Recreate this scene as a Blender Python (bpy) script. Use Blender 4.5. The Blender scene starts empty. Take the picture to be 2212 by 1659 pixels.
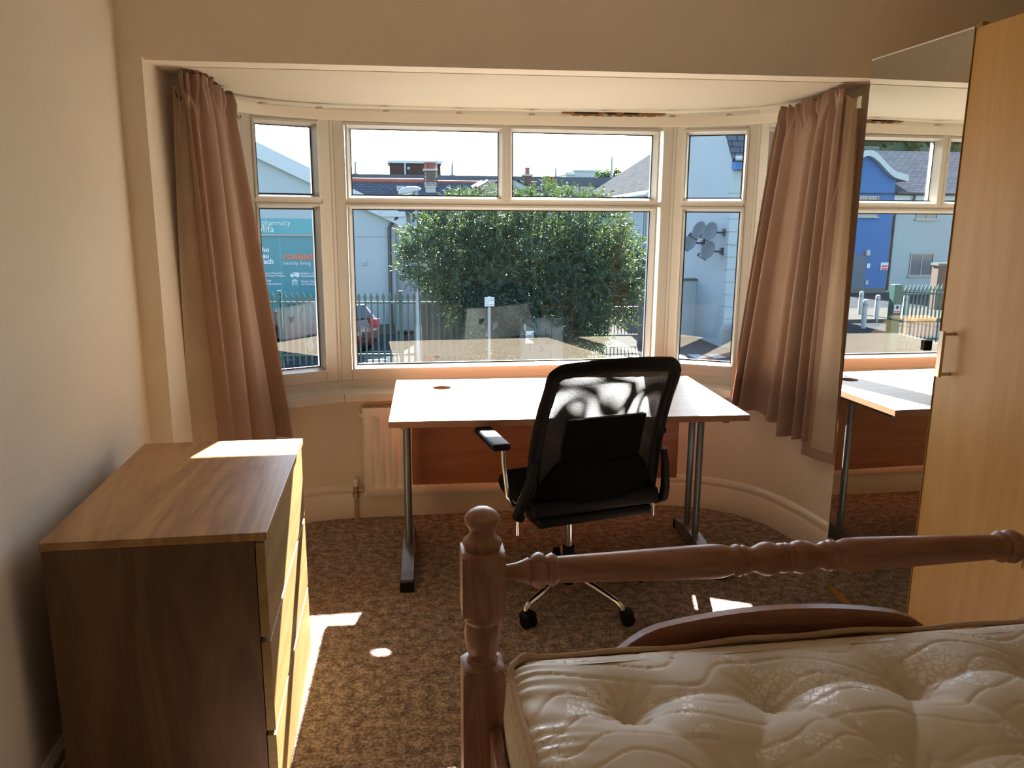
import bpy, bmesh, math, random
from mathutils import Vector, Matrix, noise
random.seed(7)
R = math.radians
SC = bpy.context.scene
COL = SC.collection

# ------------------------------------------------------------------ camera
CAM_F, CAM_YAW, CAM_PITCH, CAM_ROLL, CAM_H = 1729.0, 0.1511, 0.2073, 0.0069, 1.5096
IMG_W, IMG_H = 2212, 1659
_fw = Vector((math.sin(CAM_YAW)*math.cos(CAM_PITCH), math.cos(CAM_YAW)*math.cos(CAM_PITCH), -math.sin(CAM_PITCH)))
_r0 = Vector((math.cos(CAM_YAW), -math.sin(CAM_YAW), 0)); _u0 = _r0.cross(_fw)
_rt = _r0*math.cos(CAM_ROLL) + _u0*math.sin(CAM_ROLL); _up = -_r0*math.sin(CAM_ROLL) + _u0*math.cos(CAM_ROLL)
CAM_LOC = Vector((0, 0, CAM_H))
cam_data = bpy.data.cameras.new('camera'); cam = bpy.data.objects.new('camera', cam_data); COL.objects.link(cam)
cam_data.sensor_fit = 'HORIZONTAL'; cam_data.sensor_width = 36.0; cam_data.lens = 36.0*CAM_F/IMG_W
cam_data.clip_start = 0.02; cam_data.clip_end = 600
cam.matrix_world = Matrix(((_rt.x, _up.x, -_fw.x, 0), (_rt.y, _up.y, -_fw.y, 0), (_rt.z, _up.z, -_fw.z, CAM_H), (0, 0, 0, 1)))
SC.camera = cam

# ------------------------------------------------------------------ sky, sun, exposure
SUN_DIR = Vector((0.226, 0.796, 0.562)).normalized()      # towards the sun
world = bpy.data.worlds.new('sky'); SC.world = world; world.use_nodes = True
wn = world.node_tree; wn.nodes.clear()
sky = wn.nodes.new('ShaderNodeTexSky'); sky.sky_type = 'NISHITA'; sky.sun_disc = False
sky.sun_elevation = math.asin(SUN_DIR.z); sky.sun_rotation = math.atan2(SUN_DIR.x, SUN_DIR.y)
sky.air_density = 1.0; sky.dust_density = 0.6; sky.ozone_density = 1.0; sky.altitude = 20
wbg = wn.nodes.new('ShaderNodeBackground'); wbg.inputs['Strength'].default_value = 0.48
wout = wn.nodes.new('ShaderNodeOutputWorld')
wn.links.new(sky.outputs[0], wbg.inputs[0]); wn.links.new(wbg.outputs[0], wout.inputs[0])
sun_data = bpy.data.lights.new('sun', 'SUN'); sun_data.energy = 36.0; sun_data.angle = R(0.53); sun_data.color = (1.0, 0.955, 0.89)
sun = bpy.data.objects.new('sun', sun_data); COL.objects.link(sun)
sun.rotation_euler = SUN_DIR.to_track_quat('Z', 'Y').to_euler(); sun.location = (10, 40, 30)
vs = SC.view_settings; vs.view_transform = 'Standard'; vs.look = 'None'; vs.gamma = 1.0; vs.use_curve_mapping = False
vs.exposure = 1.22
cy = SC.cycles
cy.max_bounces = 14; cy.diffuse_bounces = 8; cy.glossy_bounces = 5; cy.transmission_bounces = 6; cy.transparent_max_bounces = 24
cy.sample_clamp_indirect = 8.0; cy.caustics_reflective = False; cy.caustics_refractive = False
cy.use_denoising = True

# ------------------------------------------------------------------ places: pixel ray to a real point
def ray(u, v): return _fw + _rt*((u-IMG_W/2)/CAM_F) - _up*((v-IMG_H/2)/CAM_F)
def at(u, v, Y): d = ray(u, v); return CAM_LOC + d*(Y/d.y)
def atz(u, v, z): d = ray(u, v); return CAM_LOC + d*((z-CAM_H)/d.z)
MIRROR_X = 1.7395
def flip(p): return Vector((2*MIRROR_X-p.x, p.y, p.z))
GZ = -2.29                                                  # street level below the room's floor

# ------------------------------------------------------------------ materials
def nd(t, typ, **kw):
    n = t.nodes.new(typ)
    for k, v in kw.items(): setattr(n, k, v)
    return n
def mat(name, col, rough=0.6, metal=0.0, var=None, bump=None, spec=0.5, coat=0.0, trans=None, stretch=None, col2=None, sheen=0.0):
    m = bpy.data.materials.new(name); m.use_nodes = True; t = m.node_tree
    b = t.nodes['Principled BSDF']
    b.inputs['Base Color'].default_value = (*col, 1); b.inputs['Roughness'].default_value = rough
    b.inputs['Metallic'].default_value = metal; b.inputs['Specular IOR Level'].default_value = spec
    b.inputs['Coat Weight'].default_value = coat; b.inputs['Sheen Weight'].default_value = sheen
    tc = nd(t, 'ShaderNodeTexCoord'); src = tc.outputs['Object']
    if stretch:
        mp = nd(t, 'ShaderNodeMapping'); mp.inputs['Scale'].default_value = stretch; t.links.new(src, mp.inputs[0]); src = mp.outputs[0]
    if var:
        sc, amt = var
        n = nd(t, 'ShaderNodeTexNoise'); n.inputs['Scale'].default_value = sc; n.inputs['Detail'].default_value = 5; n.inputs['Roughness'].default_value = 0.65
        t.links.new(src, n.inputs['Vector'])
        rp = nd(t, 'ShaderNodeValToRGB'); rp.color_ramp.elements[0].position = 0.32; rp.color_ramp.elements[1].position = 0.68
        c2 = col2 if col2 else tuple(c*(1-amt) for c in col)
        rp.color_ramp.elements[0].color = (*c2, 1); rp.color_ramp.elements[1].color = (*col, 1)
        t.links.new(n.outputs['Fac'], rp.inputs[0]); t.links.new(rp.outputs[0], b.inputs['Base Color'])
    if bump:
        sc, st = bump
        n2 = nd(t, 'ShaderNodeTexNoise'); n2.inputs['Scale'].default_value = sc; n2.inputs['Detail'].default_value = 4
        t.links.new(src, n2.inputs['Vector'])
        bp = nd(t, 'ShaderNodeBump'); bp.inputs['Strength'].default_value = st; bp.inputs['Distance'].default_value = 0.01
        t.links.new(n2.outputs['Fac'], bp.inputs['Height']); t.links.new(bp.outputs[0], b.inputs['Normal'])
    if trans:
        tl = nd(t, 'ShaderNodeBsdfTranslucent'); tl.inputs[0].default_value = (*trans[0], 1)
        mx = nd(t, 'ShaderNodeMixShader'); mx.inputs[0].default_value = trans[1]
        out = t.nodes['Material Output']
        t.links.new(b.outputs[0], mx.inputs[1]); t.links.new(tl.outputs[0], mx.inputs[2]); t.links.new(mx.outputs[0], out.inputs[0])
    return m
def wood(name, c_light, c_dark, axis='Y', scale=1.0, rough=0.45, ring=6.0, bump=0.08, coat=0.0):
    m = bpy.data.materials.new(name); m.use_nodes = True; t = m.node_tree; b = t.nodes['Principled BSDF']
    b.inputs['Roughness'].default_value = rough; b.inputs['Coat Weight'].default_value = coat
    tc = nd(t, 'ShaderNodeTexCoord'); mp = nd(t, 'ShaderNodeMapping')
    s = {'X': (0.12, 1, 1), 'Y': (1, 0.12, 1), 'Z': (1, 1, 0.12)}[axis]
    mp.inputs['Scale'].default_value = tuple(k*scale for k in s)
    t.links.new(tc.outputs['Object'], mp.inputs[0])
    n1 = nd(t, 'ShaderNodeTexNoise'); n1.inputs['Scale'].default_value = ring; n1.inputs['Detail'].default_value = 3; n1.inputs['Distortion'].default_value = 1.2
    t.links.new(mp.outputs[0], n1.inputs['Vector'])
    n2 = nd(t, 'ShaderNodeTexNoise'); n2.inputs['Scale'].default_value = ring*22; n2.inputs['Detail'].default_value = 4
    t.links.new(mp.outputs[0], n2.inputs['Vector'])
    mul = nd(t, 'ShaderNodeMath', operation='MULTIPLY'); mul.inputs[1].default_value = 9.0; t.links.new(n1.outputs['Fac'], mul.inputs[0])
    fr = nd(t, 'ShaderNodeMath', operation='PINGPONG'); fr.inputs[1].default_value = 1.0; t.links.new(mul.outputs[0], fr.inputs[0])
    mx = nd(t, 'ShaderNodeMath', operation='MULTIPLY_ADD'); mx.inputs[1].default_value = 0.5; t.links.new(fr.outputs[0], mx.inputs[0])
    m2 = nd(t, 'ShaderNodeMath', operation='MULTIPLY'); m2.inputs[1].default_value = 0.55; t.links.new(n2.outputs['Fac'], m2.inputs[0]); t.links.new(m2.outputs[0], mx.inputs[2])
    rp = nd(t, 'ShaderNodeValToRGB'); rp.color_ramp.elements[0].position = 0.15; rp.color_ramp.elements[1].position = 0.8
    rp.color_ramp.elements[0].color = (*c_light, 1); rp.color_ramp.elements[1].color = (*c_dark, 1)
    t.links.new(mx.outputs[0], rp.inputs[0]); t.links.new(rp.outputs[0], b.inputs['Base Color'])
    if bump:
        bp = nd(t, 'ShaderNodeBump'); bp.inputs['Strength'].default_value = bump; bp.inputs['Distance'].default_value = 0.004
        t.links.new(n2.outputs['Fac'], bp.inputs['Height']); t.links.new(bp.outputs[0], b.inputs['Normal'])
    return m
def glass_mat(name, tint=(0.96, 0.98, 0.98), ior=1.5, gain=1.0):
    m = bpy.data.materials.new(name); m.use_nodes = True; t = m.node_tree; t.nodes.clear()
    out = nd(t, 'ShaderNodeOutputMaterial'); tr = nd(t, 'ShaderNodeBsdfTransparent'); tr.inputs[0].default_value = (*tint, 1)
    gl = nd(t, 'ShaderNodeBsdfGlossy'); gl.inputs['Roughness'].default_value = 0.0; gl.inputs[0].default_value = (1, 1, 1, 1)
    fr = nd(t, 'ShaderNodeFresnel'); fr.inputs['IOR'].default_value = ior
    mu = nd(t, 'ShaderNodeMath', operation='MULTIPLY', use_clamp=True); mu.inputs[1].default_value = gain
    mx = nd(t, 'ShaderNodeMixShader')
    t.links.new(fr.outputs[0], mu.inputs[0]); t.links.new(mu.outputs[0], mx.inputs[0])
    t.links.new(tr.outputs[0], mx.inputs[1]); t.links.new(gl.outputs[0], mx.inputs[2]); t.links.new(mx.outputs[0], out.inputs[0])
    return m

M = {}
M['wall'] = mat('cream_wall_paint', (0.86, 0.79, 0.67), 0.75, var=(1.5, 0.04), bump=(90, 0.08))
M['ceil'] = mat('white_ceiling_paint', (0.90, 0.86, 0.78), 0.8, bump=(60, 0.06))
M['ceil_dimmed'] = mat('dimmed_bay_ceiling_paint', (0.69, 0.63, 0.52), 0.8, bump=(60, 0.06))  # ceiling paint darkened here to tone down the strong light near the windows
M['trim'] = mat('cream_gloss_paint', (0.84, 0.80, 0.72), 0.35, bump=(25, 0.03))
M['upvc'] = mat('white_upvc', (0.70, 0.675, 0.625), 0.3)
M['gasket'] = mat('black_rubber', (0.015, 0.015, 0.016), 0.7)
M['glass'] = glass_mat('window_glass', gain=1.6)
M['mirror'] = mat('mirror_silver', (0.88, 0.90, 0.88), 0.0, 1.0)
M['carpet'] = None
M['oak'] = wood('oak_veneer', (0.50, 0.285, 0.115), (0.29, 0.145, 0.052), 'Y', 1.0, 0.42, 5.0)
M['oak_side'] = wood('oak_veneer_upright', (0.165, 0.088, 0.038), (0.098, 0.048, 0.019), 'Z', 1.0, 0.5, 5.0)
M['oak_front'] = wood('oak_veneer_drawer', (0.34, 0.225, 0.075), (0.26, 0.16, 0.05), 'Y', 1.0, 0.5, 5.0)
M['beech'] = wood('beech_laminate', (0.50, 0.415, 0.33), (0.44, 0.35, 0.265), 'X', 1.0, 0.45, 7.0, 0.02)
M['beech_edge'] = mat('beech_edging', (0.38, 0.19, 0.105), 0.5, var=(30, 0.15))
M['panel'] = wood('red_beech_panel', (0.46, 0.15, 0.06), (0.38, 0.115, 0.042), 'X', 1.0, 0.5, 6.0, 0.02)
M['maple'] = wood('maple_door', (0.62, 0.375, 0.125), (0.54, 0.31, 0.095), 'Z', 1.0, 0.42, 3.5, 0.02)
M['pine'] = wood('waxed_pine', (0.42, 0.215, 0.135), (0.27, 0.12, 0.07), 'Z', 3.0, 0.4, 5.0, 0.05)
M['pine_x'] = wood('waxed_pine_rail', (0.40, 0.19, 0.115), (0.25, 0.10, 0.058), 'X', 2.2, 0.36, 5.0, 0.05)
M['steel'] = mat('grey_painted_steel', (0.20, 0.22, 0.24), 0.4, 0.6)
M['chrome'] = mat('chrome', (0.75, 0.75, 0.76), 0.12, 1.0)
M['satin'] = mat('satin_nickel', (0.55, 0.50, 0.44), 0.3, 1.0)
M['blk'] = mat('black_plastic', (0.0035, 0.0035, 0.004), 0.55, spec=0.2)
M['blkfab'] = mat('black_fabric', (0.005, 0.005, 0.0055), 0.95, bump=(400, 0.3), spec=0.1)
M['rad'] = mat('white_radiator_enamel', (0.84, 0.80, 0.73), 0.35)
M['brass'] = mat('old_brass', (0.45, 0.33, 0.18), 0.35, 1.0)
M['copper'] = mat('painted_pipe', (0.50, 0.36, 0.24), 0.45)
M['white'] = mat('white_plastic', (0.82, 0.82, 0.80), 0.4)
def carpet():
    m = bpy.data.materials.new('speckled_brown_carpet'); m.use_nodes = True; t = m.node_tree; b = t.nodes['Principled BSDF']
    b.inputs['Roughness'].default_value = 1.0; b.inputs['Specular IOR Level'].default_value = 0.1; b.inputs['Sheen Weight'].default_value = 0.25
    tc = nd(t, 'ShaderNodeTexCoord')
    n = nd(t, 'ShaderNodeTexNoise'); n.inputs['Scale'].default_value = 90; n.inputs['Detail'].default_value = 3; n.inputs['Roughness'].default_value = 0.7
    n3 = nd(t, 'ShaderNodeTexNoise'); n3.inputs['Scale'].default_value = 28; n3.inputs['Detail'].default_value = 4
    v = nd(t, 'ShaderNodeTexVoronoi'); v.inputs['Scale'].default_value = 260
    for k in (n, n3, v): t.links.new(tc.outputs['Object'], k.inputs['Vector'])
    ad = nd(t, 'ShaderNodeMath', operation='MULTIPLY_ADD'); ad.inputs[1].default_value = 0.6
    t.links.new(n.outputs['Fac'], ad.inputs[0]); m2 = nd(t, 'ShaderNodeMath', operation='MULTIPLY'); m2.inputs[1].default_value = 0.4
    t.links.new(n3.outputs['Fac'], m2.inputs[0]); t.links.new(m2.outputs[0], ad.inputs[2])
    rp = nd(t, 'ShaderNodeValToRGB'); e = rp.color_ramp.elements
    e[0].position = 0.40; e[0].color = (0.10, 0.062, 0.048, 1); e[1].position = 0.60; e[1].color = (0.60, 0.47, 0.38, 1)
    k = e.new(0.5); k.color = (0.31, 0.215, 0.17, 1)
    t.links.new(ad.outputs[0], rp.inputs[0]); t.links.new(rp.outputs[0], b.inputs['Base Color'])
    bp = nd(t, 'ShaderNodeBump'); bp.inputs['Strength'].default_value = 0.7; bp.inputs['Distance'].default_value = 0.006
    t.links.new(v.outputs['Distance'], bp.inputs['Height']); t.links.new(bp.outputs[0], b.inputs['Normal'])
    return m
M['carpet'] = carpet()
def cloth(name, col, tcol, tf):
    m = mat(name, col, 0.9, bump=(500, 0.25), trans=(tcol, tf), sheen=0.2, var=(6, 0.10)); return m
M['curtain'] = cloth('brown_curtain_cloth', (0.52, 0.36, 0.28), (0.58, 0.34, 0.22), 0.28)
M['lining'] = cloth('cream_lining_cloth', (0.72, 0.60, 0.47), (0.70, 0.52, 0.38), 0.30)
def mesh_fabric(nm, scale, hole):
    m = bpy.data.materials.new(nm); m.use_nodes = True; t = m.node_tree; b = t.nodes['Principled BSDF']; out = t.nodes['Material Output']
    b.inputs['Base Color'].default_value = (0.012, 0.012, 0.013, 1); b.inputs['Roughness'].default_value = 0.6
    tc = nd(t, 'ShaderNodeTexCoord'); mp = nd(t, 'ShaderNodeMapping'); mp.inputs['Scale'].default_value = (1, 0.0, 1)
    mp.inputs['Rotation'].default_value = (0, 0, 0)
    t.links.new(tc.outputs['Object'], mp.inputs[0])
    v = nd(t, 'ShaderNodeTexVoronoi'); v.inputs['Scale'].default_value = scale; v.inputs['Randomness'].default_value = 0.0
    t.links.new(mp.outputs[0], v.inputs['Vector'])
    lt = nd(t, 'ShaderNodeMath', operation='LESS_THAN'); lt.inputs[1].default_value = hole; t.links.new(v.outputs['Distance'], lt.inputs[0])
    tr = nd(t, 'ShaderNodeBsdfTransparent'); mx = nd(t, 'ShaderNodeMixShader')
    t.links.new(lt.outputs[0], mx.inputs[0]); t.links.new(b.outputs[0], mx.inputs[1]); t.links.new(tr.outputs[0], mx.inputs[2]); t.links.new(mx.outputs[0], out.inputs[0])
    return m
M['net'] = mesh_fabric('black_mesh_net', 250, 0.255)
M['net2'] = mesh_fabric('black_mesh_net_inner', 243, 0.275)
def ticking():
    m = bpy.data.materials.new('cream_damask_ticking'); m.use_nodes = True; t = m.node_tree; b = t.nodes['Principled BSDF']
    tc = nd(t, 'ShaderNodeTexCoord')
    v = nd(t, 'ShaderNodeTexVoronoi'); v.inputs['Scale'].default_value = 62; t.links.new(tc.outputs['Object'], v.inputs['Vector'])
    v.feature = 'DISTANCE_TO_EDGE'
    n = nd(t, 'ShaderNodeTexNoise'); n.inputs['Scale'].default_value = 9; n.inputs['Detail'].default_value = 1.2; t.links.new(tc.outputs['Object'], n.inputs['Vector'])
    g1 = nd(t, 'ShaderNodeMath', operation='GREATER_THAN'); g1.inputs[1].default_value = 0.57; t.links.new(n.outputs['Fac'], g1.inputs[0])
    g2 = nd(t, 'ShaderNodeMath', operation='GREATER_THAN'); g2.inputs[1].default_value = 0.10; t.links.new(v.outputs['Distance'], g2.inputs[0])
    mu = nd(t, 'ShaderNodeMath', operation='MULTIPLY'); t.links.new(g1.outputs[0], mu.inputs[0]); t.links.new(g2.outputs[0], mu.inputs[1])
    mx = nd(t, 'ShaderNodeMix', data_type='RGBA'); mx.inputs['A'].default_value = (0.78, 0.69, 0.54, 1); mx.inputs['B'].default_value = (0.92, 0.88, 0.78, 1)
    t.links.new(mu.outputs[0], mx.inputs['Factor']); t.links.new(mx.outputs['Result'], b.inputs['Base Color'])
    rr = nd(t, 'ShaderNodeMapRange'); rr.inputs['To Min'].default_value = 0.55; rr.inputs['To Max'].default_value = 0.28
    t.links.new(mu.outputs[0], rr.inputs['Value']); t.links.new(rr.outputs[0], b.inputs['Roughness'])
    return m
M['tick'] = ticking()
M['piping'] = mat('tan_piping_cloth', (0.62, 0.45, 0.29), 0.9, bump=(300, 0.3))
M['border'] = mat('cream_border_cloth', (0.72, 0.62, 0.44), 0.9, var=(60, 0.25), bump=(120, 0.2))
# outdoors
M['asphalt'] = mat('grey_asphalt', (0.040, 0.043, 0.048), 0.95, var=(1.2, 0.25), bump=(8, 0.2), spec=0.0)
M['concrete'] = mat('pale_concrete', (0.072, 0.069, 0.064), 0.95, var=(2.0, 0.18), bump=(12, 0.2), spec=0.0)
M['render'] = mat('white_render', (0.235, 0.275, 0.288), 0.9, var=(0.6, 0.06), bump=(14, 0.15))
M['render2'] = mat('grey_render', (0.185, 0.210, 0.218), 0.9, var=(0.6, 0.06), bump=(14, 0.15))
M['cream_render'] = mat('cream_render', (0.2047, 0.1944, 0.1706), 0.9, var=(0.6, 0.06))
M['barge'] = mat('white_fascia_paint', (0.27, 0.31, 0.325), 0.5)
M['teal'] = mat('teal_vinyl', (0.003, 0.1166, 0.147), 0.4)
M['teal2'] = mat('pale_teal_sign', (0.0101, 0.1673, 0.1927), 0.4)
M['orange'] = mat('orange_vinyl', (0.36, 0.085, 0.04), 0.5)
M['inkwhite'] = mat('white_vinyl', (0.4029, 0.4221, 0.4221), 0.5)
M['ink'] = mat('black_print', (0.03, 0.03, 0.035), 0.6)
M['red'] = mat('red_print', (0.55, 0.03, 0.05), 0.6)
def slates(name, c1, c2, w, h):
    m = bpy.data.materials.new(name); m.use_nodes = True; t = m.node_tree; b = t.nodes['Principled BSDF']; b.inputs['Roughness'].default_value = 0.95; b.inputs['Specular IOR Level'].default_value = 0.0
    tc = nd(t, 'ShaderNodeTexCoord'); br = nd(t, 'ShaderNodeTexBrick')
    br.inputs['Scale'].default_value = 1.0; br.inputs['Brick Width'].default_value = w; br.inputs['Row Height'].default_value = h
    br.inputs['Mortar Size'].default_value = 0.022; br.inputs['Mortar Smooth'].default_value = 0.3
    br.inputs['Color1'].default_value = (*c1, 1); br.inputs['Color2'].default_value = (*c2, 1); br.inputs['Mortar'].default_value = tuple(c*0.45 for c in c1)+(1,)
    t.links.new(tc.outputs['UV'], br.inputs['Vector']); t.links.new(br.outputs['Color'], b.inputs['Base Color'])
    return m
M['slate'] = slates('blue_grey_slate', (0.055, 0.064, 0.08), (0.075, 0.085, 0.10), 0.4, 0.22)
M['slate_pale'] = slates('weathered_grey_slate', (0.045, 0.047, 0.050), (0.062, 0.064, 0.068), 0.4, 0.22)
M['darkroof'] = mat('dark_flat_roof', (0.022, 0.035, 0.048), 0.6, var=(0.4, 0.3))
M['brickfar'] = slates('dark_brickwork', (0.085, 0.055, 0.045), (0.065, 0.045, 0.036), 0.24, 0.08)
M['brick'] = mat('sooty_brick', (0.085, 0.05, 0.04), 0.9, var=(7, 0.35))
M['mortar'] = mat('pale_mortar', (0.25, 0.24, 0.22), 0.95)
M['pot'] = mat('terracotta_pot', (0.20, 0.065, 0.045), 0.8, var=(5, 0.3))
M['redtile'] = mat('red_ridge_tile', (0.24, 0.07, 0.05), 0.8, var=(4, 0.3))
M['green'] = mat('green_powder_coat', (0.0043, 0.0453, 0.0347), 0.45)
M['blackmetal'] = mat('black_gate_paint', (0.02, 0.02, 0.022), 0.5)
M['galv'] = mat('galvanised_steel', (0.1663, 0.1788, 0.1871), 0.45, 0.4)
M['lampgrey'] = mat('pale_lamp_casing', (0.2411, 0.2494, 0.2453), 0.5)
M['fencewood'] = wood('weathered_fence_board', (0.10, 0.085, 0.075), (0.055, 0.047, 0.040), 'Z', 0.5, 0.9, 6.0, 0.3)
M['cab'] = mat('grey_green_cabinet_paint', (0.0416, 0.0533, 0.0548), 0.55)
M['carred'] = mat('dark_red_car_paint', (0.10, 0.008, 0.014), 0.25, coat=0.8)
M['carglass'] = mat('tinted_car_glass', (0.03, 0.04, 0.045), 0.05)
M['lightred'] = mat('red_tail_lens', (0.45, 0.012, 0.035), 0.2)
M['farglass'] = mat('dark_window_glass', (0.06, 0.08, 0.10), 0.08)
M['blue'] = mat('bright_blue_render', (0.0264, 0.0994, 0.2535), 0.85, var=(0.8, 0.12))
M['doorgrey'] = mat('blue_grey_door_paint', (0.0457, 0.0707, 0.0998), 0.6)
M['leaf'] = mat('narrow_green_leaf', (0.026, 0.060, 0.044), 0.48, var=(1.1, 0.45), spec=0.25, trans=((0.060, 0.100, 0.016), 0.24))
M['leaf2'] = mat('broad_green_leaf', (0.045, 0.085, 0.028), 0.6, var=(0.5, 0.4), trans=((0.09, 0.15, 0.02), 0.3))
M['bark'] = mat('grey_brown_bark', (0.13, 0.095, 0.07), 0.9, var=(8, 0.3))
M['dish'] = mat('grey_dish_mesh', (0.055, 0.062, 0.068), 0.6)
M['peel'] = mat('flaking_bare_wood', (0.36, 0.17, 0.07), 0.9, var=(25, 0.55), bump=(60, 0.6))
M['knothole'] = mat('dark_slot', (0.02, 0.015, 0.012), 0.9)

# ------------------------------------------------------------------ mesh builder
class MB:
    def __init__(s): s.v = []; s.f = []; s.uv = None
    def add(s, vs, fs):
        o = len(s.v); s.v += [tuple(x) for x in vs]; s.f += [tuple(i+o for i in f) for f in fs]; return s
    def box(s, x0, x1, y0, y1, z0, z1, T=None):
        vs = [Vector((x, y, z)) for z in (z0, z1) for y in (y0, y1) for x in (x0, x1)]
        if T: vs = [T @ p for p in vs]
        return s.add(vs, [(0, 2, 3, 1), (4, 5, 7, 6), (0, 1, 5, 4), (2, 6, 7, 3), (0, 4, 6, 2), (1, 3, 7, 5)])
    def bbox(s, x0, x1, y0, y1, z0, z1, b=0.004, seg=2, T=None):
        bm = bmesh.new(); bmesh.ops.create_cube(bm, size=1)
        for q in bm.verts: q.co = Vector(((x0+x1)/2+q.co.x*(x1-x0), (y0+y1)/2+q.co.y*(y1-y0), (z0+z1)/2+q.co.z*(z1-z0)))
        bmesh.ops.bevel(bm, geom=bm.edges[:], offset=b, segments=seg, affect='EDGES', profile=0.5)
        bm.verts.index_update()
        vs = [(T @ q.co) if T else q.co.copy() for q in bm.verts]; fs = [[q.index for q in f.verts] for f in bm.faces]
        bm.free(); return s.add(vs, fs)
    def prism(s, poly, h, T=None):
        n = len(poly); T = T or Matrix()
        vs = [T @ Vector((p[0], p[1], 0)) for p in poly] + [T @ Vector((p[0], p[1], h)) for p in poly]
        return s.add(vs, [tuple(range(n))[::-1], tuple(range(n, 2*n))] + [(i, (i+1) % n, n+(i+1) % n, n+i) for i in range(n)])
    def tube(s, pts, r, n=8, cap=True):
        pts = [Vector(p) for p in pts]; rs = r if isinstance(r, (list, tuple)) else [r]*len(pts)
        rings = []; prev = None
        for i, p in enumerate(pts):
            d = (pts[min(i+1, len(pts)-1)] - pts[max(i-1, 0)]).normalized()
            a = prev if prev else (Vector((0, 0, 1)) if abs(d.z) < 0.9 else Vector((1, 0, 0)))
            x = (a - d*a.dot(d)).normalized(); y = d.cross(x); prev = x
            rings.append([p + (x*math.cos(2*math.pi*k/n) + y*math.sin(2*math.pi*k/n))*rs[i] for k in range(n)])
        vs = [q for g in rings for q in g]; fs = []
        for i in range(len(pts)-1):
            for k in range(n): fs.append((i*n+k, i*n+(k+1) % n, (i+1)*n+(k+1) % n, (i+1)*n+k))
        if cap: fs += [tuple(range(n))[::-1], tuple(range((len(pts)-1)*n, len(pts)*n))]
        return s.add(vs, fs)
    def lathe(s, prof, n=20, T=None):                      # prof: (radius, height)
        T = T or Matrix(); vs = []; fs = []
        for r, z in prof:
            for k in range(n): vs.append(T @ Vector((r*math.cos(2*math.pi*k/n), r*math.sin(2*math.pi*k/n), z)))
        for i in range(len(prof)-1):
            for k in range(n): fs.append((i*n+k, i*n+(k+1) % n, (i+1)*n+(k+1) % n, (i+1)*n+k))
        fs += [tuple(range(n))[::-1], tuple(range((len(prof)-1)*n, len(prof)*n))]
        return s.add(vs, fs)
    def sweep(s, path, prof):                              # path: (x,y) with left normal inward; prof: (offset, z)
        n = len(path); m = len(prof); vs = []
        for i in range(n):
            a = Vector(path[max(i-1, 0)]); b = Vector(path[min(i+1, n-1)]); d = (b-a).normalized(); nn = Vector((-d.y, d.x))
            for o, z in prof: q = Vector(path[i]) + nn*o; vs.append((q.x, q.y, z))
        fs = [(i*m+k, i*m+(k+1) % m, (i+1)*m+(k+1) % m, (i+1)*m+k) for i in range(n-1) for k in range(m)]
        fs += [tuple(range(m))[::-1], tuple(range((n-1)*m, n*m))]
        return s.add(vs, fs)
    def grid(s, fn, nu, nv):
        vs = [fn(i/nu, j/nv) for j in range(nv+1) for i in range(nu+1)]; w = nu+1
        return s.add(vs, [(j*w+i, j*w+i+1, (j+1)*w+i+1, (j+1)*w+i) for j in range(nv) for i in range(nu)])
    def mesh(s, name, m, smooth=None, fix=True):
        me = bpy.data.meshes.new(name); me.from_pydata(s.v, [], s.f); me.update()
        if fix:
            bm = bmesh.new(); bm.from_mesh(me); bmesh.ops.recalc_face_normals(bm, faces=bm.faces); bm.to_mesh(me); bm.free()
        if m: me.materials.append(m)
        if smooth is not None:
            me.shade_smooth(); me.set_sharp_from_angle(angle=R(smooth))
        return me
    def build(s, name, m, parent=None, smooth=None, fix=True):
        return link(name, s.mesh(name, m, smooth, fix), parent)
def link(name, me, parent=None):
    o = bpy.data.objects.new(name, me); COL.objects.link(o)
    if parent is not None: o.parent = parent; o.matrix_parent_inverse = Matrix.Identity(4)
    return o
def put(o, label=None, cat=None, group=None, kind=None):
    if label: o['label'] = label
    if cat: o['category'] = cat
    if group: o['group'] = group
    if kind: o['kind'] = kind
    return o
def thing(name, label, cat, loc=(0, 0, 0), rz=0.0, group=None, kind=None):
    o = bpy.data.objects.new(name, None); COL.objects.link(o); o.location = loc; o.rotation_euler = (0, 0, rz); o.empty_display_size = 0.1
    return put(o, label, cat, group, kind)
def copy_tree(o, parent=None):
    c = o.copy(); COL.objects.link(c); c.parent = parent
    for ch in list(o.children): copy_tree(ch, c)
    return c
def uv_planar(o, ax, ay):                                   # UV in metres along two directions
    me = o.data; l = me.uv_layers.new(name='UVMap'); ax = Vector(ax).normalized(); ay = Vector(ay).normalized()
    for p in me.polygons:
        for li in p.loop_indices:
            co = me.vertices[me.loops[li].vertex_index].co; l.data[li].uv = (co.dot(ax), co.dot(ay))
def lettering(name, text, size, m, parent, loc, rot, bold=0.0, space=1.0, depth=0.004):
    cu = bpy.data.curves.new(name, 'FONT'); cu.body = text; cu.size = size; cu.offset = bold; cu.extrude = depth; cu.space_character = space; cu.resolution_u = 3
    tmp = bpy.data.objects.new(name+'_tmp', cu); COL.objects.link(tmp); bpy.context.view_layer.update()
    me = bpy.data.meshes.new_from_object(tmp.evaluated_get(bpy.context.evaluated_depsgraph_get()))
    bpy.data.objects.remove(tmp); bpy.data.curves.remove(cu)
    me.materials.clear(); me.materials.append(m)
    o = link(name, me, parent); o.location = loc; o.rotation_euler = rot
    return o
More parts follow.
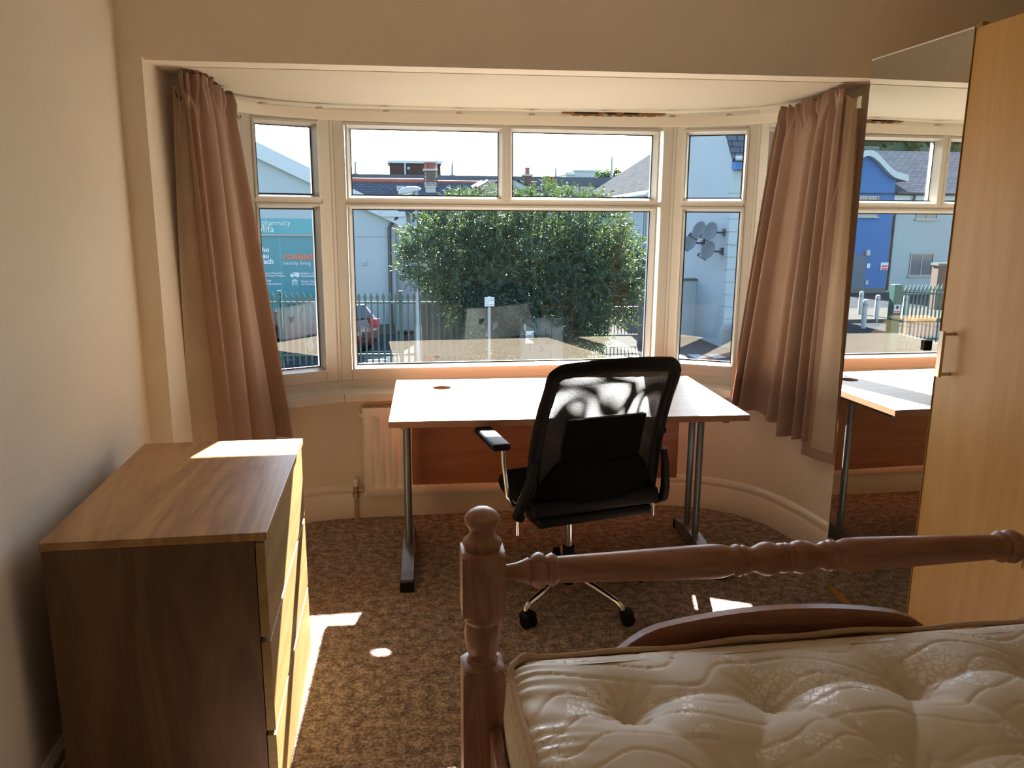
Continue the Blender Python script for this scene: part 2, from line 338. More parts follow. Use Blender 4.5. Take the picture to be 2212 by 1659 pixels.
def spline(pts, k=6):
    P = [Vector(p) for p in pts]; out = []
    for i in range(len(P)-1):
        p0 = P[max(i-1, 0)]; p1 = P[i]; p2 = P[i+1]; p3 = P[min(i+2, len(P)-1)]
        for j in range(k):
            t = j/k; out.append(0.5*((2*p1)+(p2-p0)*t+(2*p0-5*p1+4*p2-p3)*t*t+(3*p1-p0-3*p2+p3)*t**3))
    out.append(P[-1]); return out

# ================================================================== THE ROOM
RX0, RX1, RY0, RY1, RZ = -0.88, 2.54, -1.70, 3.0, 2.46
def lintel_z(x): return 2.012 + (x+0.8)*0.0085
# bay outline at floor level, from the right reveal round to the left reveal
BAY = [(1.93, 2.98), (1.915, 3.2), (1.89, 3.39), (1.865, 3.51), (1.825, 3.62), (1.755, 3.72), (1.65, 3.81), (1.52, 3.875), (1.36, 3.915), (1.2, 3.93),
       (0.9, 3.935), (0.3, 3.935), (-0.15, 3.935), (-0.31, 3.93), (-0.45, 3.90), (-0.56, 3.835), (-0.65, 3.73), (-0.71, 3.61), (-0.75, 3.46), (-0.78, 3.22), (-0.80, 2.98)]
BAYS = [tuple(p) for p in spline(BAY, 4)]
b = MB(); poly = [(RX0-0.1, RY0-0.1), (RX1+0.1, RY0-0.1), (RX1+0.1, 2.98)] + [(p[0]+0.02*(1 if p[0] > 0.57 else -1), p[1]+0.02) for p in BAYS] + [(RX0-0.1, 2.98)]
b.prism(poly, 0.05, Matrix.Translation((0, 0, -0.05)))
put(b.build('floor', M['carpet']), 'speckled brown carpet covering the bedroom floor and bay', kind='structure')
put(MB().box(RX0-0.12, RX0, RY0, RY1+0.12, 0, RZ).build('wall_left', M['wall']), 'cream painted wall beside the chest of drawers', kind='structure')
put(MB().box(RX1, RX1+0.12, RY0, RY1+0.12, 0, RZ).build('wall_right', M['wall']), 'cream painted wall behind the wardrobe', kind='structure')
put(MB().box(RX0-0.12, RX1+0.12, RY0-0.12, RY0, 0, RZ).build('wall_back', M['wall']), 'cream painted wall behind the camera', kind='structure')
put(MB().box(RX0-0.12, RX1+0.12, RY0-0.12, RY1+0.14, RZ, RZ+0.1).build('ceiling', M['ceil']), 'white bedroom ceiling', kind='structure')
b = MB()
b.add([(RX0, RY1, lintel_z(RX0)), (RX1, RY1, lintel_z(RX1)), (RX1, RY1, RZ), (RX0, RY1, RZ), (RX0, RY1+0.12, lintel_z(RX0)), (RX1, RY1+0.12, lintel_z(RX1)), (RX1, RY1+0.12, RZ), (RX0, RY1+0.12, RZ)],
      [(0, 1, 2, 3), (4, 7, 6, 5), (0, 4, 5, 1), (2, 6, 7, 3), (0, 3, 7, 4), (1, 5, 6, 2)])
b.box(RX0, -0.80, RY1, RY1+0.12, 0, 2.02); b.box(1.93, RX1, RY1, RY1+0.12, 0, 2.04)
put(b.build('wall_front', M['wall']), 'brown-looking cream wall above the bay window opening', kind='structure')
b = MB()
for X0, X1 in ((-1.0, 2.2),):
    z = lambda x, y: lintel_z(x) - 0.024*(y-3.0)
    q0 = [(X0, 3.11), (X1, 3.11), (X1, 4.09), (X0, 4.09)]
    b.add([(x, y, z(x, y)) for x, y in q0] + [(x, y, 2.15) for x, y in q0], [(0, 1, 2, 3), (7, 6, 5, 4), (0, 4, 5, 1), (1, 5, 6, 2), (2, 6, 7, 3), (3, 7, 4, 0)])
put(b.build('ceiling_bay', M['ceil_dimmed']), 'pale painted ceiling of the bay recess', kind='structure')
b = MB().sweep(BAYS, [(0, 0), (0, 0.64), (-0.12, 0.64), (-0.12, 0)])
b.sweep([p for p in BAYS if p[1] <= 3.47 and p[0] > 0.5], [(0, 0.6), (0, 2.04), (-0.12, 2.04), (-0.12, 0.6)])
b.sweep([p for p in BAYS if p[1] <= 3.47 and p[0] < 0.5], [(0, 0.6), (0, 2.02), (-0.12, 2.02), (-0.12, 0.6)])
put(b.build('wall_bay', M['wall'], smooth=30), 'curved cream wall below the bay windows', kind='structure')
SK = [(0, 0), (0.020, 0), (0.021, 0.118), (0.015, 0.124), (0.013, 0.132), (0.017, 0.140), (0.016, 0.152), (0.010, 0.162), (0.004, 0.170), (0, 0.172)]
put(MB().sweep(BAYS, SK).build('baseboard_bay', M['trim'], smooth=50), 'cream moulded skirting board curving round the bay', kind='structure')
put(MB().sweep([(RX0, 2.98), (RX0, RY0)], SK).build('baseboard_left', M['trim']), 'cream skirting board behind the chest of drawers', kind='structure')
put(MB().sweep([(RX1, RY0), (RX1, 2.98)], SK).build('baseboard_right', M['trim']), 'cream skirting board behind the wardrobe', kind='structure')

# ------------------------------------------------------------------ bay windows
FAC = [(-0.80, 3.44), (-0.655, 3.83), (-0.262, 4.0), (1.425, 4.0), (1.79, 3.814), (1.935, 3.44)]
def offs(path, d):                                          # mitred offset towards the room
    out = []
    for i, p in enumerate(path):
        p = Vector(p); ns = []
        for a, c in ((i-1, i), (i, i+1)):
            if a >= 0 and c < len(path):
                e = (Vector(path[c])-Vector(path[a])).normalized(); ns.append(Vector((e.y, -e.x)))
        n = sum(ns, Vector((0, 0))).normalized(); out.append(p + n*(d/max(0.3, n.dot(ns[0]))))
    return out
SILL_IN = offs(FAC, 0.145); SILL_HID = offs(FAC, 0.04); SILL_OUT = offs(FAC, -0.10)
def facet_T(i):
    p, q = Vector(FAC[i]), Vector(FAC[i+1]); e = (q-p).normalized()
    # local x along facet, y outward, z up
    return Matrix(((e.x, -e.y, 0, p.x), (e.y, e.x, 0, p.y), (0, 0, 1, 0), (0, 0, 0, 1))), (q-p).length
GY, FY0, FY1 = 0.035, -0.012, 0.06
Z0, Z1 = 0.70, 1.965
def window(idx, i, label, panes, bars, handle=None):
    T, L = facet_T(i)
    w = thing('window_%d' % idx, label, None, kind='structure')
    b = MB(); fw = 0.052
    b.bbox(0.012, 0.012+fw, FY0, FY1, Z0, Z1, 0.004, T=T); b.bbox(L-0.012-fw, L-0.012, FY0, FY1, Z0, Z1, 0.004, T=T)
    b.bbox(0.012+fw, L-0.012-fw, FY0, FY1, Z0, Z0+fw, 0.004, T=T); b.bbox(0.012+fw, L-0.012-fw, FY0, FY1, Z1-0.04, Z1, 0.004, T=T)
    b.build('frame', M['upvc'], w)
    for (x0, x1, z0, z1, nm) in bars: MB().bbox(x0, x1, FY0, FY1, z0, z1, 0.004, T=T).build(nm, M['upvc'], w)
    for (x0, x1, z0, z1) in panes:
        p = MB().box(x0-0.004, x1+0.004, GY-0.002, GY+0.002, z0-0.004, z1+0.004, T=T).build('pane', M['glass'], w)
        g = MB(); q = 0.022
        def ring(a, ya, c, yc):
            o = [(x0-a, z0-a), (x1+a, z0-a), (x1+a, z1+a), (x0-a, z1+a)]; n = [(x0-c, z0-c), (x1+c, z0-c), (x1+c, z1+c), (x0-c, z1+c)]
            vs = [T @ Vector((x, ya, z)) for x, z in o] + [T @ Vector((x, yc, z)) for x, z in n]
            return vs, [(k, (k+1) % 4, 4+(k+1) % 4, 4+k) for k in range(4)]
        g.add(*ring(q, FY0-0.006, q-0.010, FY0-0.008)); g.add(*ring(q-0.010, FY0-0.008, 0.0, GY-0.004)); g.add(*ring(q, FY0-0.006, q, FY0+0.002))
        g.build('glazing_bead', M['upvc'], p, fix=False)
        k = MB(); k.add(*ring(0.001, GY-0.0035, -0.005, GY-0.0035)); k.build('gasket', M['gasket'], p, fix=False)
        o = MB()                                            # the frame seen from outside and the dark rebate
        for (a0, a1, c0, c1) in ((x0-0.012, x0+0.001, z0-0.012, z1+0.012), (x1-0.001, x1+0.012, z0-0.012, z1+0.012), (x0, x1, z0-0.012, z0+0.001), (x0, x1, z1-0.001, z1+0.012)):
            o.box(a0, a1, GY-0.002, FY1+0.004, c0, c1, T=T)
        o.build('outer_bead', M['upvc'], p)
    # base rail between sill and frame, and the mitred sill board
    MB().bbox(0.0, L, -0.006, 0.06, 0.655, 0.702, 0.003, T=T).build('base_rail', M['upvc'], w)
    SI = SILL_IN if i in (1, 2, 3) else SILL_HID
    a, c, d, e = SI[i], SI[i+1], SILL_OUT[i+1], SILL_OUT[i]
    g = 0.0012*(c-a).normalized()
    b = MB(); b.prism([a+g, c-g, d, e], 0.036, Matrix.Translation((0, 0, 0.622))); b.build('window_sill', M['upvc'], w)
    return w, T
gx0, gx1, gx2, gx3 = -0.173+0.262, 0.5386+0.262, 0.6072+0.262, 1.3211+0.262
w1, T1 = window(1, 2, 'wide white middle window of the bay with two top lights', [(gx0, gx3, 0.771, 1.536), (gx0, gx1, 1.600, 1.9085), (gx2, gx3, 1.600, 1.9085)],
    [(0.06, 1.63, 1.554, 1.582, 'transom'), (gx1+0.016, gx2-0.016, 1.582, 1.93, 'mullion')])
w2, T2 = window(2, 1, 'narrow white window beside the curtain at the chest', [(0.085, 0.345, 0.771, 1.536), (0.085, 0.345, 1.600, 1.9085)], [(0.05, 0.38, 1.554, 1.582, 'transom')])
w3, T3 = window(3, 3, 'narrow white window beside the curtain at the wardrobe', [(0.068, 0.335, 0.771, 1.536), (0.068, 0.335, 1.600, 1.9085)], [(0.05, 0.36, 1.554, 1.582, 'transom')])
w4, T4 = window(4, 0, 'side window hidden behind the curtain at the chest', [(0.085, 0.33, 0.771, 1.90)], [])
w5, T5 = window(5, 4, 'side window hidden behind the curtain at the wardrobe', [(0.085, 0.33, 0.771, 1.90)], [])
for i, w in ((1, w2), (2, w1), (3, w1), (4, w3)):          # corner posts
    x, y = FAC[i]
    MB().lathe([(0.020, 0.70), (0.020, 1.965)], 12, Matrix.Translation((x, y+0.006, 0))).build('corner_post', M['upvc'], w)
# boxed head above the windows
H = offs(FAC, 0.012); HO = offs(FAC, -0.07)
b = MB()
for i in range(5): b.prism([H[i], H[i+1], HO[i+1], HO[i]], 0.075, Matrix.Translation((0, 0, 1.955)))
hd = put(b.build('trim_1', M['upvc']), 'cream painted head board above the bay windows', kind='structure')
# flaked strip of bare wood where the ceiling meets the head board
ws = thing('trim_2', 'strip of flaking brown wood under the bay ceiling', None, kind='structure')
b = MB(); n = 26; top = []; bot = []
for k in range(n+1):
    t = k/n; x = 0.84 + 0.52*t
    e = min(1, t*6, (1-t)*9); zc = lintel_z(x)-0.024-0.0015
    top.append((x, 3.968, zc)); bot.append((x, 3.968, zc-0.004-0.016*e*(0.65+0.35*math.sin(k*2.3))))
vs = top+bot+[(x, 3.99, z) for x, y, z in top]+[(x, 3.99, z) for x, y, z in bot]; m = n+1
b.add(vs, [(k, k+1, m+k+1, m+k) for k in range(n)] + [(m+k, m+k+1, 3*m+k+1, 3*m+k) for k in range(n)])
b.build('flaked_strip', M['peel'], ws)
b = MB()
for x0, x1 in ((0.90, 1.02), (1.06, 1.11), (1.15, 1.22)): b.box(x0, x1, 3.964, 3.97, lintel_z(x0)-0.0305, lintel_z(x0)-0.0255)
b.build('dark_crack', M['knothole'], ws)

# curtain track following the bay
TR = [(1.85, 3.06), (1.842, 3.25), (1.815, 3.45), (1.74, 3.63), (1.60, 3.76), (1.40, 3.84), (1.15, 3.885), (0.85, 3.90), (0.57, 3.905), (0.28, 3.90), (0.0, 3.885), (-0.25, 3.84), (-0.45, 3.76), (-0.60, 3.63), (-0.69, 3.45), (-0.725, 3.27), (-0.728, 3.19)]
TRS = [tuple(p) for p in spline(TR, 5)]
rail = thing('curtain_rail', 'long cream curtain track curving round the bay under its ceiling', 'curtain rail')
b = MB(); n = len(TRS); m = 5; prof = [(-0.004, -0.022), (0.004, -0.022), (0.006, 0.0), (0.004, 0.022), (-0.004, 0.022)]
def track_z(x): return 1.945 + (x+0.8)*0.0045
vs = []
for i in range(n):
    a = Vector(TRS[max(i-1, 0)]); c = Vector(TRS[min(i+1, n-1)]); d = (c-a).normalized(); nn = Vector((-d.y, d.x))
    for o, z in prof: q = Vector(TRS[i])+nn*o; vs.append((q.x, q.y, track_z(q.x)+z))
b.add(vs, [(i*m+k, i*m+(k+1) % m, (i+1)*m+(k+1) % m, (i+1)*m+k) for i in range(n-1) for k in range(m)])
b.build('track', M['trim'], rail, smooth=40)
cl = MB().box(-0.012, 0.012, -0.006, 0.03, -0.004, 0.006).mesh('bracket', M['satin'])
for u in (0.10, 0.17, 0.26, 0.335, 0.41, 0.485, 0.56, 0.635, 0.71, 0.785, 0.86):
    i = min(n-2, int(u*(n-1))); a = Vector(TRS[i]); d = Vector(TRS[i+1])-a
    o = link('bracket', cl, rail); o.location = (a.x, a.y, track_z(a.x)+0.026); o.rotation_euler = (0, 0, math.atan2(-d.y, -d.x))
def hook(x, y, z):
    return MB().tube([(x, y, z+0.03), (x+0.004, y, z+0.012), (x+0.010, y, z), (x+0.016, y, z+0.006), (x+0.016, y, z+0.016)], 0.0018, 5).build('hook', M['blk'], rail, smooth=60)
hook(-0.60, 3.52, 1.885); hook(-0.735, 3.13, 1.90)

# ------------------------------------------------------------------ radiator
rad = thing('radiator', 'white fluted panel radiator under the middle window', 'radiator', (0, 0, 0))
rx0, rx1, rz0, rz1, ry = -0.15, 1.19, 0.134, 0.583, 3.845
NX = 220; xs = [rx0+(rx1-rx0)*k/NX for k in range(NX+1)]
def flute(x, z):
    e = min(1, max(0, (z-0.175)/0.02), max(0, (0.545-z)/0.02)); e = max(0, e)
    p = ((x-rx0-0.03) % 0.056)/0.056
    if x < rx0+0.03 or x > rx1-0.03: return 0
    s = 0 if p < 0.18 else min(1, (p-0.18)/0.14) if p < 0.5 else 1 if p < 0.62 else max(0, 1-(p-0.62)/0.3)
    return 0.011*s*e
zs = [rz0, rz0+0.012, 0.168, 0.175, 0.185, 0.195, 0.3, 0.42, 0.525, 0.535, 0.545, 0.552, rz1-0.01, rz1]
b = MB(); vs = []
for z in zs:
    for x in xs:
        edge = 0.006 if (z in (rz0, rz1) or x in (rx0, rx1)) else 0
        vs.append((x, ry+flute(x, z)+edge, z))
w = NX+1; b.add(vs, [(j*w+i, j*w+i+1, (j+1)*w+i+1, (j+1)*w+i) for j in range(len(zs)-1) for i in range(NX)])
b.build('front_panel', M['rad'], rad, smooth=50, fix=False)
b = MB(); b.box(rx0, rx1, ry+0.022, ry+0.062, rz0, rz1-0.012); b.build('back_panel', M['rad'], rad)
for x in (rx0-0.002, rx1-0.006): MB().bbox(x, x+0.008, ry+0.004, ry+0.064, rz0, rz1, 0.002).build('side_panel', M['rad'], rad)
gr = MB()
for k in range(60): x = rx0+0.012+k*0.0222; gr.box(x, x+0.006, ry+0.008, ry+0.06, rz1-0.004, rz1+0.002)
gr.box(rx0, rx1, ry+0.006, ry+0.012, rz1-0.006, rz1+0.004); gr.box(rx0, rx1, ry+0.056, ry+0.062, rz1-0.006, rz1+0.004)
gr.build('top_grille', M['rad'], rad)
MB().lathe([(0.012, 0), (0.012, 0.012), (0.006, 0.014), (0.006, 0.02)], 10, Matrix.Translation((rx0-0.002, ry+0.03, 0.545)) @ Matrix.Rotation(R(-90), 4, 'Y')).build('bleed_plug', M['rad'], rad, smooth=40)
va = MB().tube([(rx0, ry+0.03, 0.165), (rx0-0.018, ry+0.03, 0.165)], 0.009, 10).tube([(rx0-0.014, ry+0.03, 0.165), (rx0-0.026, ry+0.03, 0.165)], 0.014, 6).tube([(rx0-0.026, ry+0.03, 0.165), (rx0-0.045, ry+0.03, 0.165)], 0.009, 10).tube([(rx0-0.045, ry+0.03, 0.135), (rx0-0.045, ry+0.03, 0.185)], 0.012, 10).tube([(rx0-0.045, ry+0.03, 0.128), (rx0-0.045, ry+0.03, 0.15)], 0.016, 6).build('valve', M['brass'], rad, smooth=35)
MB().lathe([(0.014, 0.185), (0.013, 0.215), (0.008, 0.222), (0.004, 0.224)], 12, Matrix.Translation((rx0-0.045, ry+0.03, 0))).build('cap', M['white'], va, smooth=40)
MB().tube([(rx0-0.045, ry+0.03, 0.13), (rx0-0.045, ry+0.032, 0.0)], 0.0095, 10).build('pipe', M['copper'], rad, smooth=60)
MB().tube([(rx1+0.035, ry+0.03, 0.165), (rx1+0.035, ry+0.03, 0.0)], 0.0095, 10).tube([(rx1, ry+0.03, 0.165), (rx1+0.035, ry+0.03, 0.165)], 0.0095, 10).build('pipe', M['copper'], rad, smooth=60)

# ------------------------------------------------------------------ chest of drawers
cx0, cx1, cy0, cy1, ct = -0.799, -0.3005, 1.827, 2.643, 0.780
ch = thing('chest_of_drawers', 'oak veneer chest of three wide drawers standing against the wall', 'chest of drawers', ((cx0+cx1)/2, (cy0+cy1)/2, 0))
ox, oy = (cx0+cx1)/2, (cy0+cy1)/2; hx, hy = (cx1-cx0)/2, (cy1-cy0)/2
MB().bbox(-hx, hx, -hy, hy, ct-0.020, ct, 0.0015).build('top', M['oak'], ch)
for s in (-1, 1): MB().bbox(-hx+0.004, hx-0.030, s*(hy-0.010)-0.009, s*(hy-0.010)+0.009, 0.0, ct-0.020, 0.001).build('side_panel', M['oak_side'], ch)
MB().box(-hx+0.006, -hx+0.012, -hy+0.019, hy-0.019, 0.02, ct-0.02).build('back_panel', M['oak_side'], ch)
MB().box(-hx+0.02, hx-0.05, -hy+0.019, hy-0.019, 0.0, 0.05).build('plinth', M['oak_side'], ch)
dh = (ct-0.020)/3
for k in range(3):
    z1 = ct-0.020-k*dh-0.007; z0 = ct-0.020-(k+1)*dh+0.006
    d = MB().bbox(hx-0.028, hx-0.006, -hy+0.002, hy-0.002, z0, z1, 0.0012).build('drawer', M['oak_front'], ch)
    MB().box(-hx+0.03, hx-0.028, -hy+0.03, hy-0.03, z0+0.015, z1-0.03).build('drawer_box', M['oak_side'], d)
    MB().box(hx-0.045, hx-0.032, -hy+0.020, hy-0.020, z0-0.02, z1+0.016).build('inner_rail', M['oak_side'], d)

# ------------------------------------------------------------------ desk
desk = thing('desk', 'beech office desk on grey steel legs standing in the bay', 'desk', (-0.0193, 3.0208, 0), -0.0469)
DW, DD, DT = 1.4406, 0.80, 0.73
def dl(x, y): c, s = math.cos(0.0469), math.sin(0.0469); a, e = x+0.0193, y-3.0208; return (a*c-e*s, a*s+e*c)
holes = [dl(0.224, 3.616), dl(1.255, 3.577)]
hr = 0.042; hy0 = 0.5*(holes[0][1]+holes[1][1])
b = MB(); zt, zb = DT, DT-0.025; sq = 0.07
ys = [0, hy0-sq, hy0+sq, DD]; xs = [0, holes[0][0]-sq, holes[0][0]+sq, holes[1][0]-sq, holes[1][0]+sq, DW]
for z, up in ((zt, 1), (zb, -1)):
    for i in range(5):
        for j in range(3):
            if j == 1 and i in (1, 3):
                cx_, cy_ = holes[0 if i == 1 else 1][0], hy0; N = 32; vs = []
                for k in range(N):
                    a = 2*math.pi*k/N; c_, s_ = math.cos(a), math.sin(a); q = sq/max(abs(c_), abs(s_))
                    vs.append((cx_+hr*c_, cy_+hr*s_, z)); vs.append((cx_+q*c_, cy_+q*s_, z))
                b.add(vs, [(2*k, 2*k+1, (2*k+3) % (2*N), (2*k+2) % (2*N))[::up] for k in range(N)])
            else:
                b.add([(xs[i], ys[j], z), (xs[i+1], ys[j], z), (xs[i+1], ys[j+1], z), (xs[i], ys[j+1], z)], [(0, 1, 2, 3)[::up]])
top = b.build('desktop', M['beech'], desk, fix=False)
b = MB(); e = 0.0008
b.add([(-e, -e, zb), (DW+e, -e, zb), (DW+e, DD+e, zb), (-e, DD+e, zb), (-e, -e, zt), (DW+e, -e, zt), (DW+e, DD+e, zt), (-e, DD+e, zt)], [(0, 1, 5, 4), (1, 2, 6, 5), (2, 3, 7, 6), (3, 0, 4, 7)])
b.build('edge_band', M['beech_edge'], top)
for h in holes:
    b = MB(); N = 32
    b.add([(h[0]+hr*math.cos(2*math.pi*k/N), hy0+hr*math.sin(2*math.pi*k/N), z) for z in (zt, zb) for k in range(N)], [(k, (k+1) % N, N+(k+1) % N, N+k) for k in range(N)])
    b.build('cable_hole_liner', M['beech_edge'], top, smooth=40)
MB().bbox(0.070, DW-0.075, 0.655, 0.673, 0.248, zb, 0.001).build('modesty_panel', M['panel'], desk)
for x in (0.055, DW-0.062):
    lg = MB().bbox(x-0.012, x+0.012, 0.08, 0.70, zb-0.03, zb, 0.003).build('leg', M['steel'], desk)
    for y in (0.385, 0.505): MB().tube([(x, y, 0.045), (x, y, zb-0.02)], 0.0155, 16).build('upright', M['steel'], lg, smooth=60)
    ft = MB(); 
    pr = [(0.05, 0.0), (0.05, 0.030), (0.12, 0.040), (0.40, 0.055), (0.50, 0.055), (0.62, 0.035), (0.62, 0.0)]
    ft.prism([(y, z) for y, z in pr], 0.052, Matrix(((0, 0, 1, x-0.026), (1, 0, 0, 0), (0, 1, 0, 0.012), (0, 0, 0, 1)))); ft.build('foot', M['steel'], lg)
    MB().bbox(x-0.029, x+0.029, 0.030, 0.062, 0.0, 0.046, 0.006).build('end_cap', M['blk'], lg)
    MB().bbox(x-0.029, x+0.029, 0.605, 0.635, 0.0, 0.046, 0.006).build('end_cap', M['blk'], lg)

# ------------------------------------------------------------------ office chair
chair = thing('office_chair', 'black mesh-back swivel office chair with chrome base at the desk', 'chair', (0.684, 2.95, 0), R(13))
stc = MB().lathe([(0.028, 0.075), (0.034, 0.08), (0.034, 0.105), (0.026, 0.125), (0.024, 0.14)], 20).build('hub', M['chrome'], chair, smooth=40)
MB().lathe([(0.022, 0.05), (0.022, 0.075)], 16).build('hub_foot', M['blk'], stc, smooth=40)
MB().lathe([(0.025, 0.138), (0.024, 0.21), (0.018, 0.212)], 20).build('column_sleeve', M['blk'], chair, smooth=40)
MB().lathe([(0.0145, 0.20), (0.0145, 0.40)], 18).build('gas_column', M['chrome'], chair, smooth=40)
for k in range(5):
    a = R(227-13+72*k); c, s = math.cos(a), math.sin(a)
    P = lambda r, z, o=0: (c*r - s*o, s*r + c*o, z)
    lg = MB().tube([P(0.02, 0.098), P(0.16, 0.092), P(0.285, 0.080), P(0.308, 0.070), P(0.310, 0.058)], [0.016, 0.0145, 0.012, 0.011, 0.010], 10).build('leg', M['chrome'], chair, smooth=60)
    T = Matrix.Translation((c*0.312, s*0.312, 0)) @ Matrix.Rotation(R(k*53+20), 4, 'Z')
    w = MB()
    for sx in (-1, 1): w.lathe([(0.008, -0.010), (0.020, -0.010), (0.026, -0.006), (0.026, 0.006), (0.020, 0.010), (0.008, 0.010)], 18, T @ Matrix.Translation((sx*0.016, -0.018, 0.027)) @ Matrix.Rotation(R(90), 4, 'Y'))
    cs = w.build('caster', M['blk'], lg, smooth=40)
    h = MB(); h.bbox(-0.026, 0.026, -0.040, 0.012, 0.030, 0.062, 0.010, T=T); h.build('hood', M['blk'], lg, smooth=50)
# under-seat mechanism, seat
MB().bbox(-0.11, 0.11, -0.15, 0.10, 0.385, 0.435, 0.012).bbox(-0.235, 0.235, -0.235, -0.10, 0.40, 0.44, 0.012).build('tilt_mechanism', M['blk'], chair, smooth=40)
def seat_pt(u, v):
    a = u*2*math.pi; rx, ry = 0.245, 0.235; n = 4.5
    c, s = math.cos(a), math.sin(a)
    q = (abs(c)**n + abs(s)**n)**(-1/n); k = v
    prof = [(0.0, 0.430), (0.92, 0.430), (0.99, 0.440), (1.0, 0.455), (0.985, 0.478), (0.93, 0.492), (0.70, 0.496), (0.0, 0.490)]
    return None
b = MB(); N = 40; prof = [(0.02, 0.428), (0.90, 0.428), (0.975, 0.436), (1.0, 0.455), (0.985, 0.480), (0.93, 0.495), (0.70, 0.500), (0.02, 0.492)]
vs = []
for r, z in prof:
    for k in range(N):
        a = 2*math.pi*k/N; c, s = math.cos(a), math.sin(a); q = (abs(c)**4 + abs(s)**4)**-0.25
        y = s*q*r*0.235+0.02; vs.append((c*q*r*0.25, y, z - (0.018*max(0, (y-0.12)/0.13)**2 if r > 0.5 else 0)))
b.add(vs, [(i*N+k, i*N+(k+1) % N, (i+1)*N+(k+1) % N, (i+1)*N+k) for i in range(len(prof)-1) for k in range(N)] + [tuple(range(N))[::-1], tuple(range((len(prof)-1)*N, len(prof)*N))])
b.build('seat', M['blkfab'], chair, smooth=60)
# backrest: s across (-1..1), t up (0..1)
def back(s, t):
    z = 0.485 + 0.515*t
    hw = 0.262 - 0.026*t - 0.018*(1-t)**3
    y = -0.205 - 0.145*t + 0.045*math.sin(math.pi*min(1, t*1.15))*0.6 - 0.05*max(0, t-0.75)
    return Vector((s*hw, y - 0.040*(1-s*s) + 0.012, z + 0.018*(1-s*s)*t))
bf = MB()
edge = []
nS = 10
for k in range(15): edge.append(back(-1, k/14*0.955))
for k in range(7): edge.append(back(-1+0.14*(k+0.5)/7*1.2, 0.955+0.045*math.sin((k+1)/7*math.pi/2)))
for k in range(1, 12): edge.append(back(-0.83+1.66*k/12, 1.0))
for k in range(7): edge.append(back(1-0.14*(6.5-k)/7*1.2, 0.955+0.045*math.cos((k)/7*math.pi/2)))
for k in range(15): edge.append(back(1, (14-k)/14*0.955))
# flattened frame rail
pts = edge; rings = []; nn = 10
for i, p in enumerate(pts):
    d = (pts[min(i+1, len(pts)-1)]-pts[max(i-1, 0)]).normalized(); yv = Vector((0, 1, 0)); x = d.cross(yv).normalized(); y2 = x.cross(d)
    wd = 0.026
    rings.append([p + x*wd*math.cos(2*math.pi*k/nn) + y2*0.013*math.sin(2*math.pi*k/nn) for k in range(nn)])
bf.add([q for g in rings for q in g], [(i*nn+k, i*nn+(k+1) % nn, (i+1)*nn+(k+1) % nn, (i+1)*nn+k) for i in range(len(pts)-1) for k in range(nn)] + [tuple(range(nn))[::-1], tuple(range((len(pts)-1)*nn, len(pts)*nn))])
bf.bbox(-0.262, 0.262, -0.240, -0.200, 0.440, 0.505, 0.014)
frame = bf.build('backrest_frame', M['blk'], chair, smooth=60)
MB().grid(lambda u, v: back((u*2-1)*0.985, 0.02+v*0.975), 24, 24).build('mesh_back', M['net'], frame, smooth=180)
MB().grid(lambda u, v: back((u*2-1)*0.985, 0.02+v*0.975)+Vector((0, 0.016+0.006*math.sin(u*9)*math.sin(v*7), 0)), 24, 24).build('inner_net', M['net2'], frame, smooth=180)
# lumbar pad and lower back shell
b = MB(); N = 14
def pad(s, t): q = back(s*0.63, 0.27+0.36*t); return q
b.grid(lambda u, v: pad(u*2-1, v)+Vector((0, -0.012, 0)), 12, 6); o = len(b.v)
b.grid(lambda u, v: pad(u*2-1, v)+Vector((0, 0.012, 0)), 12, 6)
W_ = 13
rim = [i for i in range(W_)] + [j*W_+12 for j in range(1, 7)] + [6*W_+i for i in range(11, -1, -1)] + [j*W_ for j in range(5, 0, -1)]
b.f += [(rim[k], rim[(k+1) % len(rim)], o+rim[(k+1) % len(rim)], o+rim[k]) for k in range(len(rim))]
b.build('lumbar_pad', M['blkfab'], frame, smooth=50)
b = MB(); b.grid(lambda u, v: back((u*2-1)*(0.97-0.30*v*v), 0.0+0.30*v)+Vector((0, -0.014, 0)), 14, 10); o = len(b.v)
b.grid(lambda u, v: back((u*2-1)*(0.97-0.30*v*v), 0.0+0.30*v)+Vector((0, 0.006, 0)), 14, 10); W_ = 15
rim = [i for i in range(W_)] + [j*W_+14 for j in range(1, 11)] + [10*W_+i for i in range(13, -1, -1)] + [j*W_ for j in range(9, 0, -1)]
b.f += [(rim[k], rim[(k+1) % len(rim)], o+rim[(k+1) % len(rim)], o+rim[k]) for k in range(len(rim))]
b.build('back_shell', M['blkfab'], frame, smooth=50)
for s in (-1, 1):
    T = Matrix.Translation((s*0.322, 0.02, 0.685)) @ Matrix.Rotation(R(4*s), 4, 'Z')
    pd = MB(); pd.bbox(-0.036, 0.036, -0.135, 0.135, -0.014, 0.014, 0.012, 3, T=T); ar = pd.build('armrest', M['blk'], chair, smooth=50)
    MB().tube([(s*0.303, -0.05, 0.675), (s*0.306, -0.06, 0.62), (s*0.300, -0.09, 0.49), (s*0.285, -0.10, 0.455), (s*0.22, -0.10, 0.42)], 0.0095, 10).build('arm_tube', M['chrome'], ar, smooth=60)
    MB().tube([(s*0.258, -0.258, 0.665), (s*0.272, -0.25, 0.61), (s*0.298, -0.22, 0.50), (s*0.305, -0.20, 0.45), (s*0.28, -0.17, 0.43)], [0.012, 0.015, 0.018, 0.02, 0.018], 8).build('back_strut', M['blk'], ar, smooth=60)
    MB().tube([(s*0.288, -0.16, 0.42), (s*0.288, -0.16, 0.36)], 0.006, 8).build('lever', M['chrome'], ar, smooth=60)

